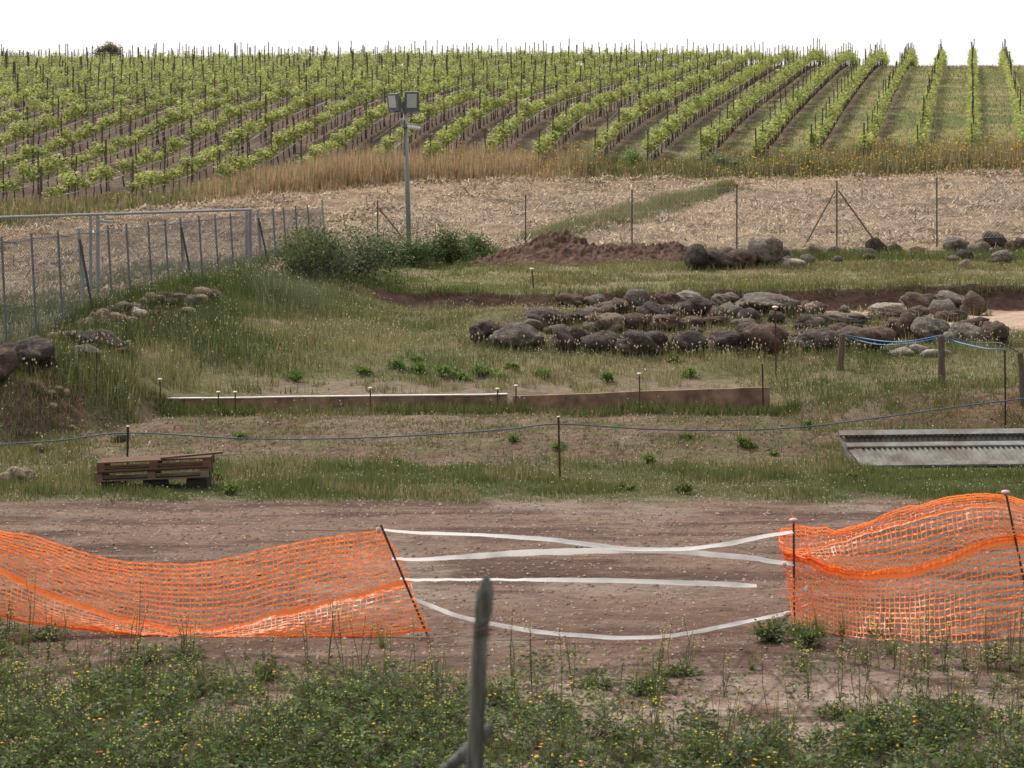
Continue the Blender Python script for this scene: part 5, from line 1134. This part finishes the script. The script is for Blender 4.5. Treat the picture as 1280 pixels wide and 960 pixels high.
def trough():
    X0 = P(1052, 560, 41.9)[0]; L = 5.2; r = empty('corrugated_panel', (X0, 41.3, 0.02)); tag(r, 'long grey corrugated sheet-metal panel with folded flanges lying on grass', 'metal panel')
    def zz(v, Y): return ZC-(v-HV)*Y/F-.02
    yb, yr, yt = 0., .62, .95      # front lip, ridge, back
    zr, zt = zz(557, 41.92), zz(543, 42.25)
    sl = lambda x: x*.0115
    def corr(p0, p1, xa, xb, pitch, amp, skew=0):
        b = MB(); n = int((xb-xa)/pitch)*6; xs = np.linspace(xa, xb, n); w = np.clip(np.sin(np.arange(n)*2*math.pi/6)*1.6, -1, 1)*amp
        lo = [(x, p0[0]+q*-.7, p0[1]+q*.7+sl(x)) for x, q in zip(xs, w)]; hi = [(x-skew, p1[0]-q*.7, p1[1]+q*.7+sl(x)) for x, q in zip(xs, w)]
        b.add(lo+hi, [(i, i+1, n+i+1, n+i) for i in range(n-1)]); return b
    corr((yb+.03, .05), (yr, zr-.01), .34, L, .092, .016, .17).build('front_corrugation', M['sheet'], r)
    corr((yr+.12, zr-.12), (yt-.02, zt-.03), .1, L, .092, .016).build('back_corrugation', M['sheet'], r)
    def bar(pts, name, m='sheet'):
        b = MB(); n = len(pts)
        lo = [(0, y, z) for y, z in pts]; hi = [(L, y, z+sl(L)) for y, z in pts]; lo = [(p[0], p[1], p[2]) for p in lo]
        b.add(lo+hi, [(i, (i+1) % n, n+(i+1) % n, n+i) for i in range(n)]+[tuple(range(n)), tuple(range(2*n-1, n-1, -1))]); o = b.build(name, M[m], r); return o
    bar([(yt-.1, zt-.02), (yt-.12, zt+.0), (yt+.02, zt+.07), (yt+.05, zt+.06), (yt+.02, zt-.02)], 'back_flange').location.x = 0
    o = bar([(yr-.1, zr-.035), (yr-.1, zr-.005), (yr+.05, zr+.045), (yr+.08, zr+.03), (yr+.03, zr-.02)], 'middle_flange'); o.location.x = .09
    o = bar([(yb-.06, .0), (yb-.06, .03), (yb+.05, .075), (yb+.06, .05)], 'front_lip'); o.location.x = .25
    b = MB(); b.add([(.08, yr-.02, zr-.02), (.26, yr-.02, zr), (.5, yb+.0, .05), (.26, yb-.03, .02), (.08, yr+.01, zr-.04), (.26, yr+.01, zr-.02), (.5, yb+.03, .03), (.26, yb, .0)],
                    [(0, 1, 2, 3), (7, 6, 5, 4), (0, 4, 5, 1), (1, 5, 6, 2), (2, 6, 7, 3), (3, 7, 4, 0)]); b.build('end_strip', M['sheet'], r)
    b = MB(); b.add([(-.02, yt, zt+.03), (.1, yr+.1, zr+.02), (.24, .12, 0), (.12, .3, -.02), (.0, yt+.03, zt+.03), (.13, yr+.13, zr+.02), (.27, .15, 0), (.15, .33, -.02)],
                    [(0, 1, 2, 3), (7, 6, 5, 4), (0, 4, 5, 1), (1, 5, 6, 2), (2, 6, 7, 3), (3, 7, 4, 0)]); b.build('end_plate', M['sheetdark'], r)
trough()
# odd bits
ys = groundY(131, 284); p = P(131, 284, ys); b = MB(); b.box((0, 0, .12), (.62, .5, .1), .2, .15); o = b.build('panel_slab', M['slab']); o.location = (p[0], ys, hz(p[0], ys)+.03); tag(o, 'blue-grey slab lying on the straw behind the grey fence', 'slab')
for (u, v) in ((478, 316), (486, 318), (482, 313), (492, 317)):
    Y = 78.5; q = P(u, v, Y); r = empty('poppy', (q[0], Y, hz(q[0], Y))); tag(r, 'red poppy beside the first wire fence post', 'poppy', 'red poppies by the fence'); hh = q[2]-r.location.z
    b = MB(); b.tube([(0, 0, -.05), (.02, 0, hh*.5), (0, 0, hh)], .008, 4); b.build('stem', M['rust'] if 0 else M['greywood'], r)
    bg = Bag(); n = 6; a = np.arange(n)*1.047
    d = np.stack([np.cos(a), np.sin(a), np.full(n, .5)], 1); leafq(bg, np.repeat(np.array([[0, 0, hh]]), n, 0), d, np.full(n, .09), np.full(n, .09), np.repeat(np.array([[.75, .1, .03]]), n, 0)); bg.build('petals', M['petal'], r)

# ------------------------------------------------------------------ camera, light, sky
sc = bpy.context.scene
cam = bpy.data.cameras.new('camera'); co = bpy.data.objects.new('view_camera', cam); C.objects.link(co); sc.camera = co
co.location = (0, 0, ZC); co.rotation_euler = (math.radians(90), 0, 0)
cam.sensor_width = 36; cam.lens = 36*F/1280; cam.shift_y = -(480-HV)/1280; cam.clip_start = .1; cam.clip_end = 6000
cam.dof.use_dof = True; cam.dof.focus_distance = 42; cam.dof.aperture_fstop = 5.6
SE, SA = 52, -38           # sun elevation; azimuth from +Y (away from camera), negative = left
sun = bpy.data.lights.new('sun', 'SUN'); sun.energy = 3.6; sun.angle = math.radians(2.); sun.color = (1, .95, .87)
so = bpy.data.objects.new('sun', sun); C.objects.link(so)
e, a = math.radians(SE), math.radians(SA)
import mathutils
dirn = mathutils.Vector((math.sin(a)*math.cos(e), math.cos(a)*math.cos(e), math.sin(e)))
so.rotation_euler = dirn.to_track_quat('Z', 'Y').to_euler()
w = bpy.data.worlds.new('World'); sc.world = w; w.use_nodes = True; N = w.node_tree.nodes; L = w.node_tree.links
bg = N['Background']; sky = N.new('ShaderNodeTexSky'); sky.sky_type = 'NISHITA'; sky.sun_disc = False
sky.sun_elevation = e; sky.sun_rotation = a; sky.air_density = 1.2; sky.dust_density = 6; sky.ozone_density = 1
mx = N.new('ShaderNodeMix'); mx.data_type = 'RGBA'; mx.inputs[0].default_value = .6; mx.inputs[7].default_value = (9.5, 9.3, 9.0, 1)   # thin white cloud over the blue
tcw = N.new('ShaderNodeTexCoord'); dt = N.new('ShaderNodeVectorMath'); dt.operation = 'DOT_PRODUCT'; dt.inputs[1].default_value = tuple(dirn)
mrw = N.new('ShaderNodeMapRange'); mrw.inputs[1].default_value = -.5; mrw.inputs[2].default_value = .5; mrw.inputs[3].default_value = 5.; mrw.inputs[4].default_value = 15.
L.new(tcw.outputs['Generated'], dt.inputs[0]); L.new(dt.outputs['Value'], mrw.inputs[0])
cw = N.new('ShaderNodeVectorMath'); cw.operation = 'SCALE'; cw.inputs[0].default_value = (1, .985, .96); L.new(mrw.outputs[0], cw.inputs['Scale']); L.new(cw.outputs[0], mx.inputs[7])
L.new(sky.outputs[0], mx.inputs[6]); L.new(mx.outputs[2], bg.inputs[0]); bg.inputs[1].default_value = .1
sc.view_settings.view_transform = 'Standard'; sc.view_settings.look = 'None'; sc.view_settings.exposure = .22; sc.view_settings.gamma = 1
sc.cycles.max_bounces = 6; sc.cycles.transparent_max_bounces = 8
